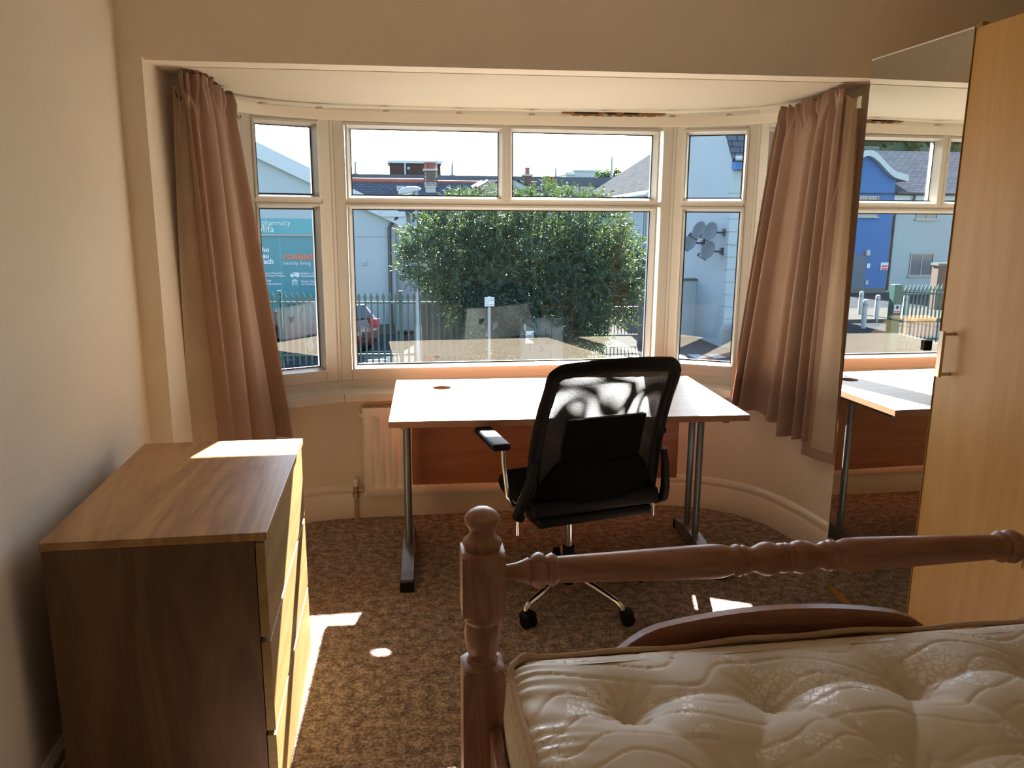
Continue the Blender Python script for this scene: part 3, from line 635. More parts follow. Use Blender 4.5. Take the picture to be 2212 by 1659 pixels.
# ------------------------------------------------------------------ wardrobe with mirror door
wy0, wym, wy1, wz = 1.79, 2.3155, 2.839, 2.066
wd = thing('wardrobe', 'maple wardrobe with a full-height mirror on one door', 'wardrobe', (MIRROR_X, wym, 0))
b = MB(); b.bbox(0.024, 0.74, wy0-wym, wy1-wym, 0.0, wz, 0.002); b.build('carcass', M['maple'], wd)
md = MB().bbox(0.004, 0.022, 0.0015, wy1-wym, 0.05, wz, 0.001).build('door', M['maple'], wd)
md['label'] = 'mirrored door'
MB().box(0.0, 0.004, 0.0015, wy1-wym, 0.05, wz).build('mirror', M['mirror'], md)
MB().box(-0.0012, 0.022, 0.0015, wy1-wym, wz, wz+0.004).build('lit_edge_strip', M['white'], md)  # white strip paints in the lit top edge of the mirror door
MB().bbox(-0.014, 0.0, 0.045, 0.066, 1.085, 1.118, 0.002).build('catch', M['blk'], md)
dr = MB().bbox(0.004, 0.022, wy0-wym, -0.0015, 0.05, wz, 0.001).build('door', M['maple'], wd)
hd_ = MB().bbox(-0.040, -0.030, -0.072, -0.052, 1.02, 1.165, 0.001).build('handle', M['satin'], dr)
for z in (1.024, 1.152): MB().bbox(-0.032, 0.006, -0.070, -0.058, z, z+0.009, 0.001).build('handle_post', M['satin'], hd_)
b = MB().box(0.0, 0.02, -0.03, -0.002, wz, wz+0.012).build('hinge_cap', M['brass'], wd)

# ------------------------------------------------------------------ bed frame
bed = thing('bed_frame', 'turned pine bed frame with arched footboard', 'bed', (0.176, 1.55, 0), R(-1.0))
def bed_post(x, y, full=True):
    p = MB(); hw = 0.0445
    # turned finial
    fin = [(0.004, 0.921), (0.018, 0.919), (0.029, 0.912), (0.0365, 0.903), (0.037, 0.895), (0.034, 0.886), (0.029, 0.879), (0.0265, 0.873), (0.0265, 0.868), (0.029, 0.862), (0.0345, 0.8555), (0.0395, 0.852), (0.0415, 0.848), (0.041, 0.843), (0.038, 0.8385), (0.038, 0.834), (0.036, 0.822)]
    T = Matrix.Translation((x, y, 0))
    p.lathe(fin[::-1], 32, T)
    def block(z0, z1, ch):                                  # square block with turned shoulders
        N = 48
        lv = [(z0, 0.0), (z0+ch*0.35, 0.55), (z0+ch, 1.0), (z1-ch, 1.0), (z1-ch*0.35, 0.55), (z1, 0.0)]
        vs = []
        for z, k in lv:
            for j in range(N):
                a = 2*math.pi*j/N; c, s = math.cos(a), math.sin(a); q = hw/max(abs(c), abs(s)); rmax = 0.036 + (0.064-0.036)*k
                r = min(q, rmax); vs.append(T @ Vector((c*r, s*r, z)))
        p.add(vs, [(i*N+j, i*N+(j+1) % N, (i+1)*N+(j+1) % N, (i+1)*N+j) for i in range(len(lv)-1) for j in range(N)] + [tuple(range(N))[::-1], tuple(range((len(lv)-1)*N, len(lv)*N))])
    block(0.690, 0.836, 0.008)
    p.lathe([(0.034, 0.572), (0.034, 0.580), (0.029, 0.586), (0.030, 0.594), (0.034, 0.604), (0.0375, 0.625), (0.0385, 0.645), (0.0365, 0.662), (0.034, 0.668), (0.038, 0.674), (0.039, 0.681), (0.036, 0.688), (0.036, 0.694)], 32, T)
    block(0.0, 0.578, 0.016)
    return p
post = bed_post(0, 0).build('post', M['pine'], bed, smooth=35)
BW = 1.335
for (x, y) in ((BW, 0), (0, -1.98), (BW, -1.98)): o = link('post', post.data, bed); o.location = (x, y, 0)
# turned top rail
def rl(px): return (px-1090)*0.00104
half = [(0.0, 0.016), (0.010, 0.0165), (0.028, 0.019), (0.045, 0.025), (0.053, 0.029), (0.057, 0.026), (0.063, 0.034), (0.074, 0.039), (0.085, 0.037), (0.091, 0.030), (0.097, 0.0335), (0.104, 0.036), (0.111, 0.0325), (0.115, 0.028), (0.13, 0.0285), (0.20, 0.0305), (0.30, 0.0335), (0.40, 0.0365), (0.455, 0.0375), (0.480, 0.036), (0.497, 0.031),
        (0.502, 0.030), (0.508, 0.0345), (0.516, 0.0355), (0.523, 0.0315), (0.528, 0.033), (0.534, 0.031), (0.542, 0.027), (0.550, 0.0265), (0.560, 0.031), (0.572, 0.036), (0.585, 0.0375), (0.598, 0.035), (0.606, 0.0305), (0.611, 0.032), (0.618, 0.0335), (0.6235, 0.0305)]
LR = BW-0.089
prof = half + [(LR-x, r) for x, r in half[::-1]]
b = MB(); b.lathe([(r, x) for x, r in prof], 28, Matrix(((0, 0, 1, 0.0445), (0, 1, 0, 0), (-1, 0, 0, 0.776), (0, 0, 0, 1))))
b.build('turned_rail', M['pine_x'], bed, smooth=40)
# arched footboard panel and bed rails
top_ = []
for k in range(41):
    x = 0.045+LR*k/40; d = (x-(0.045+LR/2)); e = abs(d)/(LR/2)
    top_.append((x, max(0.47, 0.658-0.35*d*d - 3.2*max(0, abs(d)-0.27)**2)))
poly = [(0.045, 0.30)] + [(LR+0.045, 0.30)] + top_[::-1]
MB().prism(poly, 0.022, Matrix(((1, 0, 0, 0), (0, 0, -1, 0.012), (0, 1, 0, 0), (0, 0, 0, 1)))).build('footboard_panel', M['pine_x'], bed)
for x in (0.012, BW-0.036): MB().bbox(x, x+0.024, -1.95, -0.02, 0.27, 0.44, 0.003).build('side_rail', M['pine'], bed)
MB().bbox(0.03, BW-0.03, -1.99, -1.965, 0.30, 0.80, 0.003).build('headboard_panel', M['pine_x'], bed)
slat = MB().bbox(0.03, BW-0.03, -0.04, 0.04, 0.375, 0.395, 0.002).mesh('slat', M['pine_x'])
for k in range(12): o = link('slat', slat, bed); o.location = (0, -0.15-k*0.155, 0)

# ------------------------------------------------------------------ mattress
mx0, mx1, my0, my1, mzb, mzt = 0.222, 1.490, -0.40, 1.497, 0.398, 0.604
tufts = []
for j in range(8):
    y = 1.318-0.243*j; off = 0.0 if j % 2 == 0 else -0.149
    for i in range(-1, 6):
        x = 0.421+off+0.298*i
        if mx0+0.07 < x < mx1-0.05: tufts.append((x, y))
mt = thing('mattress', 'cream tufted damask mattress on the pine bed', 'mattress', (0, 0, 0))
def rc(x, y):                                               # distance inside rounded rectangle edge
    r = 0.06; cxm, cym = (mx0+mx1)/2, (my0+my1)/2; qx = abs(x-cxm)-((mx1-mx0)/2-r); qy = abs(y-cym)-((my1-my0)/2-r)
    return -(math.hypot(max(qx, 0), max(qy, 0)) + min(max(qx, qy), 0) - r)
def top_z(x, y):
    e = rc(x, y)
    z = mzt + 0.016*(1-math.exp(-max(e, 0)/0.05)) - 0.010*math.exp(-max(e, 0)/0.012)
    ds = sorted((math.hypot(x-a, (y-c)), a, c) for a, c in tufts)[:3]
    d = ds[0][0]
    z -= 0.026*math.exp(-d/0.020) + 0.030*math.exp(-(d/0.080)**2)
    # creases running between neighbouring tufts and out to the border
    for (d1, a1, c1), (d2, a2, c2) in ((ds[0], ds[1]), (ds[0], ds[2])):
        L = math.hypot(a2-a1, c2-c1)
        if L < 0.32:
            t = ((x-a1)*(a2-a1)+(y-c1)*(c2-c1))/(L*L)
            if -0.05 < t < 1.05: q = abs((x-a1)*(c2-c1)-(y-c1)*(a2-a1))/L; z -= 0.015*math.exp(-q/0.026)*(1-0.3*math.sin(math.pi*max(0, min(1, t))))
    # puckers radiating from the tuft and gathers along the border
    a, c = ds[0][1], ds[0][2]; an = math.atan2(y-c, x-a)
    z += 0.0022*math.sin(an*13+a*40)*math.exp(-((d-0.035)/0.035)**2)
    if x < mx0+0.14: z += 0.003*math.sin(y*150+3*math.sin(y*31)+x*25)*math.exp(-(x-mx0)/0.06)*min(1, max(e, 0)/0.01)
    # wavy quilting stitch lines
    w_ = (y + 0.034*math.sin(x*15.0+1.6*math.sin(y*9)) + 0.010*math.sin(x*33+y*20))/0.066
    g_ = abs(w_-round(w_)); z -= 0.0030*math.exp(-(g_/0.042)**2)
    return z
nxm = 230; xsm = [mx0+(mx1-mx0)*k/nxm for k in range(nxm+1)]
ysm = [my0+(0.75-my0)*k/60 for k in range(60)] + [0.75+(my1-0.75)*k/140 for k in range(141)]
b = MB(); vs = []
for y in ysm:
    for x in xsm:
        # pull the grid corners into the rounded outline
        e = rc(x, y); px_, py_ = x, y
        if e < 0:
            r = 0.06; cxm, cym = (mx0+mx1)/2, (my0+my1)/2; sx = 1 if x > cxm else -1; sy = 1 if y > cym else -1
            ax_, ay_ = cxm+sx*((mx1-mx0)/2-r), cym+sy*((my1-my0)/2-r); dx_, dy_ = x-ax_, y-ay_; L = math.hypot(dx_, dy_); px_, py_ = ax_+dx_/L*r, ay_+dy_/L*r
        vs.append((px_, py_, top_z(px_, py_)))
w = nxm+1; b.add(vs, [(j*w+i, j*w+i+1, (j+1)*w+i+1, (j+1)*w+i) for j in range(len(ysm)-1) for i in range(nxm)])
b.build('quilted_top', M['tick'], mt, smooth=180, fix=False)
def outline(inset, n=10):
    r = 0.06; out = []
    x0, x1, y0, y1 = mx0+inset, mx1-inset, my0+inset, my1-inset; r -= inset
    for (cx_, cy_, a0) in ((x1-r, y0+r, -90), (x1-r, y1-r, 0), (x0+r, y1-r, 90), (x0+r, y0+r, 180)):
        for k in range(n+1): a = R(a0+90*k/n); out.append((cx_+r*math.cos(a), cy_+r*math.sin(a)))
        # straight run to the next corner with extra points
        nxt = {-90: ((x1, y0+r), (x1, y1-r)), 0: ((x1-r, y1), (x0+r, y1)), 90: ((x0, y1-r), (x0, y0+r)), 180: ((x0+r, y0), (x1-r, y0))}[a0]
        for k in range(1, 24): t = k/24; out.append((nxt[0][0]+(nxt[1][0]-nxt[0][0])*t, nxt[0][1]+(nxt[1][1]-nxt[0][1])*t))
    return out
OL = outline(0.0); n = len(OL); b = MB()
lv = [(0.0, mzt-0.004), (-0.010, mzt-0.03), (-0.016, (mzt+mzb)/2), (-0.010, mzb+0.03), (0.0, mzb)]
def grow(p, o):
    cxm, cym = (mx0+mx1)/2, (my0+my1)/2; d = Vector((p[0]-cxm, p[1]-cym)); q = Vector((d.x/((mx1-mx0)/2), d.y/((my1-my0)/2)))
    nrm = Vector((math.copysign(abs(q.x)**12, q.x), math.copysign(abs(q.y)**12, q.y))).normalized(); return (p[0]-nrm.x*o, p[1]-nrm.y*o)
vs = []
for o, z in lv:
    for i, p in enumerate(OL): g = grow(p, o); vs.append((g[0], g[1], z + (0.004*math.sin(i*0.9) if z > 0.55 else 0)))
b.add(vs, [(i*n+k, i*n+(k+1) % n, (i+1)*n+(k+1) % n, (i+1)*n+k) for i in range(len(lv)-1) for k in range(n)] + [tuple(range((len(lv)-1)*n, len(lv)*n))])
b.build('side_border', M['border'], mt, smooth=60)
for z, nm in ((mzt+0.002, 'piping'), (mzb+0.004, 'piping')):
    pts = [(grow(p, -0.002)[0], grow(p, -0.002)[1], z+0.004*math.sin(i*0.37)+0.003*math.sin(i*1.1)) for i, p in enumerate(OL)]; pts.append(pts[0])
    MB().tube(pts, 0.0068, 8, cap=False).build(nm, M['piping'], mt, smooth=180)
bt = MB().lathe([(0.002, 0.006), (0.007, 0.005), (0.009, 0.001), (0.007, -0.003)][::-1], 10).mesh('tuft_button', M['border'], smooth=60)
for a, c in tufts:
    if c > 0.4: o = link('tuft_button', bt, mt); o.location = (a, c, top_z(a, c)+0.001)

# ------------------------------------------------------------------ curtains
def curtain(name, label, head, hem, folds, seed, lining_side):
    rnd = random.Random(seed)
    t_ = thing(name, label, 'curtain', (head[0][0], head[0][1], 0), group='brown curtains of the bay window')
    inv = Matrix.Translation((-head[0][0], -head[0][1], 0))
    hp = spline([(*p,) for p in head], 10); bp = spline([(*p,) for p in hem], 10)
    def samp(P, s): f = s*(len(P)-1); i = min(len(P)-2, int(f)); return P[i].lerp(P[i+1], f-i)
    ph = [rnd.uniform(-0.5, 0.5) for _ in range(8)]
    def pt(s, t, off=0.0, amp=1.0):                          # s along, t from head (0) to hem (1)
        h = samp(hp, s); q = samp(bp, s); e = t**0.92
        p = h.lerp(q, e)
        ds = 0.02; a = samp(hp, max(0, s-ds)).lerp(samp(bp, max(0, s-ds)), e); c = samp(hp, min(1, s+ds)).lerp(samp(bp, min(1, s+ds)), e)
        d = (c-a); d.z = 0; d.normalize(); n = Vector((-d.y, d.x, 0))
        f1 = folds*(s + 0.055*math.sin(s*7.5+ph[0]*6) + 0.03*math.sin(s*17+ph[6]*6) + 0.03*t*math.sin(s*6+ph[1]*4))
        A = (0.020 + 0.026*t)*amp*(1.0 + 0.55*math.sin(s*11+ph[7]*8))
        wv = math.sin(2*math.pi*f1 + ph[2]*2); wv = math.copysign(abs(wv)**0.75, wv)
        deep = wv*A + 0.010*math.sin(2*math.pi*folds*0.43*s+ph[3]*6+t*1.5)*t
        # gathered heading tape: tight pleats in the top 10 cm
        g = math.exp(-((t*1.45)/0.075)**2)
        deep = deep*(1-0.75*g) + g*0.015*math.sin(2*math.pi*folds*3.1*s+ph[4]*5+2*math.sin(s*23)) + 0.016*math.exp(-((t*1.45-0.03)/0.03)**2)*math.sin(2*math.pi*folds*1.7*s)
        p = p + n*(deep+off)
        p.z += 0.010*g*math.sin(2*math.pi*folds*2.3*s+ph[5]*5)*(1 if t < 0.02 else 0.4)
        return p
    b = MB(); NU, NV = 150, 90
    b.grid(lambda u, v: inv @ pt(u, v), NU, NV); o = len(b.v)
    b.grid(lambda u, v: inv @ (pt(u, v, -0.004)), NU, NV)
    W_ = NU+1; rim = [i for i in range(W_)] + [j*W_+NU for j in range(1, NV+1)] + [NV*W_+i for i in range(NU-1, -1, -1)] + [j*W_ for j in range(NV-1, 0, -1)]
    b.f += [(rim[k], rim[(k+1) % len(rim)], o+rim[(k+1) % len(rim)], o+rim[k]) for k in range(len(rim))]
    main = b.build('drape', M['curtain'], t_, smooth=80)
    return t_, pt, inv
cl_, ptl, invl = curtain('curtain', 'tall brown curtain gathered beside the chest of drawers',
    [(-0.715, 3.12, 2.000), (-0.675, 3.16, 2.003), (-0.650, 3.25, 2.000), (-0.645, 3.38, 1.985), (-0.618, 3.49, 1.978)],
    [(-0.690, 3.24, 0.50), (-0.665, 3.36, 0.50), (-0.625, 3.50, 0.50), (-0.565, 3.63, 0.50), (-0.488, 3.73, 0.50)], 4.3, 3, -1)
b = MB()
def linl(u, v):
    top_p = Vector((-0.742, 3.14, 1.955)).lerp(Vector((-0.705, 3.20, 1.93)), u); bot = Vector((-0.772, 3.19, 0.47)).lerp(Vector((-0.690, 3.30, 0.47)), u)
    mid = math.sin(math.pi*min(1, v*1.6)*0.5)*0.02*(1-u)
    p = top_p.lerp(bot, v); return p + Vector((-mid, -0.012+0.010*math.sin(u*5+v*1.5), 0))
b.grid(lambda u, v: invl @ linl(u, v), 16, 40); b.grid(lambda u, v: invl @ (linl(u, v)+Vector((-0.002, 0.003, 0))), 16, 40)
b.build('lining', M['lining'], cl_, smooth=180)
pts = [invl @ (Vector((-0.728, 3.135, 1.93)).lerp(Vector((-0.735, 3.17, 1.36)), k/14)+Vector((0.004*math.sin(k*1.3), -0.012, 0))) for k in range(15)]
MB().tube(pts, 0.0013, 5).build('loose_thread', M['lining'], cl_)
cr_, ptr, invr = curtain('curtain', 'tall brown curtain gathered beside the wardrobe',
    [(1.765, 3.57, 1.985), (1.790, 3.45, 1.992), (1.795, 3.32, 2.000), (1.792, 3.20, 2.008), (1.780, 3.09, 2.015)],
    [(1.655, 3.655, 0.612), (1.725, 3.57, 0.585), (1.775, 3.47, 0.56), (1.805, 3.35, 0.525), (1.845, 3.24, 0.520)], 5.6, 11, 1)
b = MB()
def linr(u, v):
    top_p = Vector((1.800, 3.105, 1.985)).lerp(Vector((1.850, 3.10, 1.96)), u); bot = Vector((1.842, 3.225, 0.505)).lerp(Vector((1.880, 3.10, 0.505)), u)
    p = top_p.lerp(bot, v); return p + Vector((0.004*math.sin(u*6+v*2), -0.010-0.012*math.sin(v*3.0)*(1-u), 0))
b.grid(lambda u, v: invr @ linr(u, v), 16, 40); b.grid(lambda u, v: invr @ (linr(u, v)+Vector((0.001, 0.003, 0))), 16, 40)
b.build('lining', M['lining'], cr_, smooth=180)
b = MB(); b.grid(lambda u, v: invr @ (linr(-0.35+u*1.45, v*1.035)+Vector((0.004, 0.008, 0))), 16, 40); b.grid(lambda u, v: invr @ (linr(-0.35+u*1.45, v*1.035)+Vector((0.005, 0.011, 0))), 16, 40)
b.build('turned_edge', M['curtain'], cr_, smooth=180)
pts = [invr @ (Vector((1.812, 3.085, 1.93)).lerp(Vector((1.78, 3.17, 1.30)), min(1, k/12))+Vector((0.012*math.sin(k*0.5), -0.02, -0.012*max(0, k-12)))) for k in range(20)]
MB().tube(pts, 0.0014, 5).build('loose_thread', M['lining'], cr_)

# ================================================================== OUTDOORS (street below the window)
# ground
put(MB().box(-90, 90, 4.8, 220, GZ-0.3, GZ).build('ground', M['asphalt']), 'grey asphalt of the street and car park', kind='structure')
yard = thing('pavement_yard', 'pale sunlit concrete yard on both sides of the black gate', None, kind='structure')
MB().box(4.0, 9.68, 15.0, 62.0, GZ, GZ+0.012).build('concrete_slab', M['concrete'], yard)
MB().box(9.68, 30, 10.0, 22.24, GZ, GZ+0.012).build('concrete_slab', M['concrete'], yard)
b = MB()
for (u0, v0, u1, v1) in ((789, 735, 803, 735.5), (812, 737, 821, 737.3)):
    p, q = atz(u0, v0, GZ), atz(u1, v1, GZ); b.box(p.x, q.x, p.y-0.06, p.y+0.06, GZ, GZ+0.006)
for k in range(5):
    p = atz(786, 760+6*k, GZ); b.box(p.x, p.x+0.9-0.1*k, p.y-0.05, p.y+0.05, GZ, GZ+0.006)
for k in range(6): b.box(6.0+0.55*k, 6.35+0.55*k, 20.6, 21.2, GZ+0.012, GZ+0.016)
mk = b.build('white_marking', M['lampgrey'], yard)
put(MB().box(-40, -12.5, 27.3, 30.8, GZ, GZ+0.12).build('pavement_kerb', M['concrete']), 'pale kerbed island beside the white bollards', kind='structure')

def quadbox(p0, p1, z0, z1, depth, T=None):                  # upright slab through two plan points
    b = MB(); d = (Vector(p1)-Vector(p0)).normalized(); n = Vector((-d.y, d.x))*depth
    P = [Vector(p0), Vector(p1), Vector(p1)+n, Vector(p0)+n]
    return b.prism([(p.x, p.y) for p in P], z1-z0, Matrix.Translation((0, 0, z0)))
def far_window(parent, x0, x1, z0, z1, Y, mframe, mglass, sill=True, bars=1):
    w = MB(); t = 0.06
    for a in ((x0, x0+t, z0, z1), (x1-t, x1, z0, z1), (x0+t, x1-t, z0, z0+t), (x0+t, x1-t, z1-t, z1)): w.box(a[0], a[1], Y-0.05, Y+0.02, a[2], a[3])
    for k in range(1, bars+1): x = x0+(x1-x0)*k/(bars+1); w.box(x-0.025, x+0.025, Y-0.04, Y+0.02, z0+t, z1-t)
    f = w.build('window', mframe, parent)
    MB().box(x0+t, x1-t, Y-0.012, Y+0.01, z0+t, z1-t).build('pane', mglass, f)
    if sill: MB().box(x0-0.08, x1+0.08, Y-0.10, Y+0.02, z0-0.07, z0).build('window_sill', mframe, f)
    return f

# ------------------------------------------------------------------ pharmacy
PY = 26.2
ph = thing('pharmacy_building', 'white gabled building with a teal pharmacy shop front', 'building', (0, 0, 0))
eR = at(855, 462, PY); sl = 0.478; apx = -5.6; za = eR.z+(eR.x-apx)*sl; eLx = 2*apx-eR.x
gab = [(eLx+0.35, GZ), (eR.x-0.05, GZ), (eR.x-0.05, eR.z-0.05), (apx, za-0.10), (eLx+0.35, eR.z-0.05)]
XZ = lambda Y: Matrix(((1, 0, 0, 0), (0, 0, 1, Y), (0, 1, 0, 0), (0, 0, 0, 1)))
MB().prism(gab, 12.0, XZ(PY)).build('wall', M['render'], ph)
for s in (1, -1):
    ex = eR.x if s > 0 else eLx
    poly = [(apx, za+0.14), (ex+s*0.32, eR.z-0.03), (ex+s*0.32, eR.z-0.46), (apx, za-0.36)]
    MB().prism(poly, 0.14, XZ(PY-0.22)).build('bargeboard', M['barge'], ph)
    poly = [(apx, za+0.12), (ex+s*0.3, eR.z-0.02), (ex+s*0.3, eR.z-0.12), (apx, za)]
    MB().prism(poly, 12.4, XZ(PY-0.2)).build('roof', M['slate'], ph)
p = at(846, 458, PY); MB().box(p.x-0.32, p.x+0.42, PY-0.30, PY+0.0, at(846, 468, PY).z, p.z+0.02).build('boxed_eave', M['barge'], ph)
MB().box(-2.5, eR.x-0.08, PY-0.015, PY+0.02, at(800, 511, PY).z-0.012, at(800, 511, PY).z+0.012).build('joint_line', M['render2'], ph)
MB().box(eLx+0.3, eR.x, PY-0.03, PY+0.05, GZ, at(820, 700, PY).z).build('plinth', M['cab'], ph)
b = MB().tube([at(858, 462, PY-0.25), at(857, 470, PY-0.2), at(846, 482, PY-0.12), at(841, 492, PY-0.10), at(843, 600, PY-0.10), Vector((at(846, 700, PY).x, PY-0.10, GZ+0.1))], 0.06, 8)
b.build('downpipe', M['blackmetal'], ph, smooth=60)
MB().tube([at(858, 464, PY+0.3), at(872, 470, PY+0.3), at(873, 478, PY+0.3), at(866, 486, PY+0.3)], 0.07, 8).build('swan_neck', M['blackmetal'], ph, smooth=60)
vent = MB().bbox(at(781, 562, PY).x, at(791, 562, PY).x, PY-0.05, PY, at(785, 573, PY).z, at(785, 563, PY).z, 0.01).build('vent', M['barge'], ph)
c_ = at(786, 568, PY); MB().lathe([(0.05, 0), (0.05, 0.02)], 14, Matrix.Translation((c_.x, PY-0.05, c_.z)) @ Matrix.Rotation(R(90), 4, 'X')).build('vent_grille', M['galv'], vent)
# shop front
sx1 = at(728, 540, PY).x; sx0 = -9.6
sg = MB().box(sx0, sx1, PY-0.10, PY, at(620, 505, PY).z, at(620, 472, PY).z).build('sign_board', M['teal2'], ph); sg['label'] = 'pale teal sign reading pharmacy'
MB().box(sx0, sx1, PY-0.14, PY, at(620, 509, PY).z, at(620, 505.5, PY).z).build('sign_edge', M['galv'], ph)
sh = MB().box(sx0, sx1, PY-0.05, PY, GZ+0.45, at(620, 509, PY).z).build('window_vinyl', M['teal'], ph); sh['label'] = 'teal vinyl covered shop window with white lettering'
for u in (606, 684):
    x = at(u, 550, PY).x; MB().box(x-0.02, x+0.02, PY-0.056, PY-0.02, GZ+0.45, at(620, 509, PY).z).build('glazing_bar', M['teal2'], sh)
def words(parent, text, u0, u1, vbase, m, Y, bold=0.0, face=None):
    a, c = at(u0, vbase, Y), at(u1, vbase, Y)
    o = lettering('lettering', text, 1.0, m, parent, (0, 0, 0), (R(90), 0, 0), bold, depth=0.01)
    xs_ = [v.co.x for v in o.data.vertices]; s = (c.x-a.x)/(max(xs_)-min(xs_)); o.scale = (s, s, 1); o.location = (a.x-min(xs_)*s, Y-0.012, a.z)
    return o
S1, S2 = PY-0.10, PY-0.05
words(sg, 's', 553, 559, 486, M['orange'], S1, 0.02); words(sg, 'pharmacy', 566, 628, 486.5, M['inkwhite'], S1); words(sg, 'yllfa', 559, 592, 501.5, M['inkwhite'], S1)
words(sh, 'ho', 567, 582, 544, M['inkwhite'], S2, 0.03); words(sh, 'au', 568, 581, 557, M['inkwhite'], S2, 0.03); words(sh, 'ach', 570, 591, 569.5, M['inkwhite'], S2, 0.03)
words(sh, 'rowlands', 613, 683, 559.5, M['orange'], S2, 0.045); words(sh, 'healthy living', 613, 671, 572, M['inkwhite'], S2)
for tx, u0, u1, v in (('sure Measuring', 574, 611, 592), ('h Mesur Pwysau', 575, 616, 597.5), ('ice', 576, 586, 609), ('h Brechiad yn', 577, 609, 615), ('Delivery Serv', 650, 684, 592.5), ('Gwasanaeth', 650, 680, 598), ('Health Check', 651, 686, 610), ('Archwiliadau', 651, 684, 615.5)):
    words(sh, tx, u0, u1, v, M['inkwhite'], S2, 0.02)
def pxpoly(parent, name, pts, m, Y, d=0.012):
    P = [at(u, v, Y) for u, v in pts]; return MB().prism([(p.x, p.z) for p in P], d, XZ(Y-d)).build(name, m, parent)
ic = pxpoly(sh, 'van_icon', [(627, 597), (627, 593), (631, 591), (634, 588.5), (646, 588.5), (647, 590), (647, 597)], M['inkwhite'], S2)
for u in (631.5, 643): c_ = at(u, 597.3, S2); MB().lathe([(0.032, 0), (0.032, 0.02)], 12, Matrix.Translation((c_.x, S2, c_.z)) @ Matrix.Rotation(R(90), 4, 'X')).build('icon_wheel', M['inkwhite'], ic)
pxpoly(ic, 'icon_window', [(630.5, 593), (634, 590), (636, 590), (636, 593)], M['teal'], S2-0.012, 0.004)
ic = pxpoly(sh, 'clipboard_icon', [(631, 616), (631, 605), (634, 605), (634.5, 603.3), (639, 603.3), (639.5, 605), (642.5, 605), (642.5, 616)], M['inkwhite'], S2)
pxpoly(ic, 'icon_sheet', [(632.3, 615), (632.3, 606.5), (641.2, 606.5), (641.2, 615)], M['teal'], S2-0.012, 0.004)
for v in (608, 610, 612): pxpoly(ic, 'icon_line', [(633.5, v+0.7), (633.5, v), (640, v), (640, v+0.7)], M['inkwhite'], S2-0.016, 0.004)

# annex with sloping coping, house behind it
AY = 26.5
an = thing('pharmacy_annex', 'low grey lean-to wall with sloping coping beside the downpipe', 'building')
a0, a1 = at(846, 477, AY), at(935, 516, AY)
MB().prism([(a0.x, GZ), (a1.x, GZ), (a1.x, a1.z), (a0.x, a0.z)], 5, XZ(AY)).build('wall', M['render2'], an)
MB().prism([(a0.x, a0.z), (a1.x, a1.z), (a1.x, a1.z+0.16), (a0.x, a0.z+0.16)], 5.1, XZ(AY-0.08)).build('coping', M['barge'], an)
MB().prism([(a0.x, a0.z-0.30), (a1.x, a1.z-0.30), (a1.x, a1.z-0.0), (a0.x, a0.z-0.0)], 0.04, XZ(AY-0.04)).build('fascia', M['barge'], an)
ctr = at(885, 640, AY); b = MB().bbox(ctr.x-0.5, ctr.x+0.55, AY-0.35, AY-0.02, GZ+0.1, at(880, 655, AY).z, 0.02); b.build('meter_box', M['render2'], an)
HY = 38.0
hb = thing('cream_house', 'cream house with small window behind the pharmacy lean-to', 'house')
p0, p1 = at(850, 462, HY), at(960, 462, HY)
MB().box(p0.x, p1.x, HY, HY+1.1, GZ, p0.z).build('wall', M['cream_render'], hb)
o = MB(); o.add([(p0.x-0.2, HY-0.3, p0.z), (p1.x+0.2, HY-0.3, p0.z), (p1.x+0.2, HY+0.5, p0.z+0.7), (p0.x-0.2, HY+0.5, p0.z+0.7), (p1.x+0.2, HY+1.3, p0.z), (p0.x-0.2, HY+1.3, p0.z)], [(0, 1, 2, 3), (3, 2, 4, 5), (0, 5, 4, 1), (0, 3, 5), (1, 4, 2)])
r_ = o.build('roof', M['slate'], hb); uv_planar(r_, (1, 0, 0), (0, 0.87, 0.5))
w0, w1 = at(887, 483, HY), at(906, 471, HY); far_window(hb, w0.x, w1.x, w0.z, w1.z, HY, M['barge'], M['farglass'])
w0, w1 = at(888, 512, HY), at(906, 492, HY); far_window(hb, w0.x, w1.x, w0.z, w1.z, HY, M['barge'], M['farglass'])

# ------------------------------------------------------------------ far terraces
TY = 56.0
t2 = thing('slate_terrace', 'slate roofed terrace with red ridge tiles behind the street lamp', 'building')
L0, L1, rz_, ez_ = at(738, 391, TY+3).x, at(1160, 394, TY+3).x, at(850, 392, TY+3).z, at(850, 445, TY+1).z
o = MB(); o.add([(L0, TY+1.2, ez_), (L1, TY+1.2, ez_), (L1, TY+3, rz_), (L0, TY+3, rz_), (L1, TY+4.8, ez_), (L0, TY+4.8, ez_)], [(0, 1, 2, 3), (3, 2, 4, 5), (0, 3, 5), (1, 4, 2), (0, 5, 4, 1)])
r_ = o.build('roof', M['slate'], t2); uv_planar(r_, (1, 0, 0), (0, 0.87, 0.5))
MB().box(L0, L1, TY+1.4, TY+4.6, GZ, ez_+0.05).build('wall', M['render2'], t2)
xr = at(915, 392, TY+3).x
MB().tube([(L0, TY+3, rz_+0.05), (xr, TY+3, rz_+0.05)], 0.17, 8).build('red_ridge', M['redtile'], t2, smooth=60)
MB().tube([(xr+1.0, TY+3, rz_+0.03), (L1, TY+3, rz_+0.03)], 0.09, 8).build('ridge', M['redtile'], t2, smooth=60)
a_, c_ = at(857, 413, TY+2.0), at(873, 402, TY+2.0)
sky_ = MB().box(a_.x, c_.x, TY+1.85, TY+2.6, a_.z, c_.z).build('skylight', M['barge'], t2)
MB().box(a_.x+0.08, c_.x-0.08, TY+1.80, TY+1.86, a_.z+0.06, c_.z-0.06).build('pane', M['farglass'], sky_)
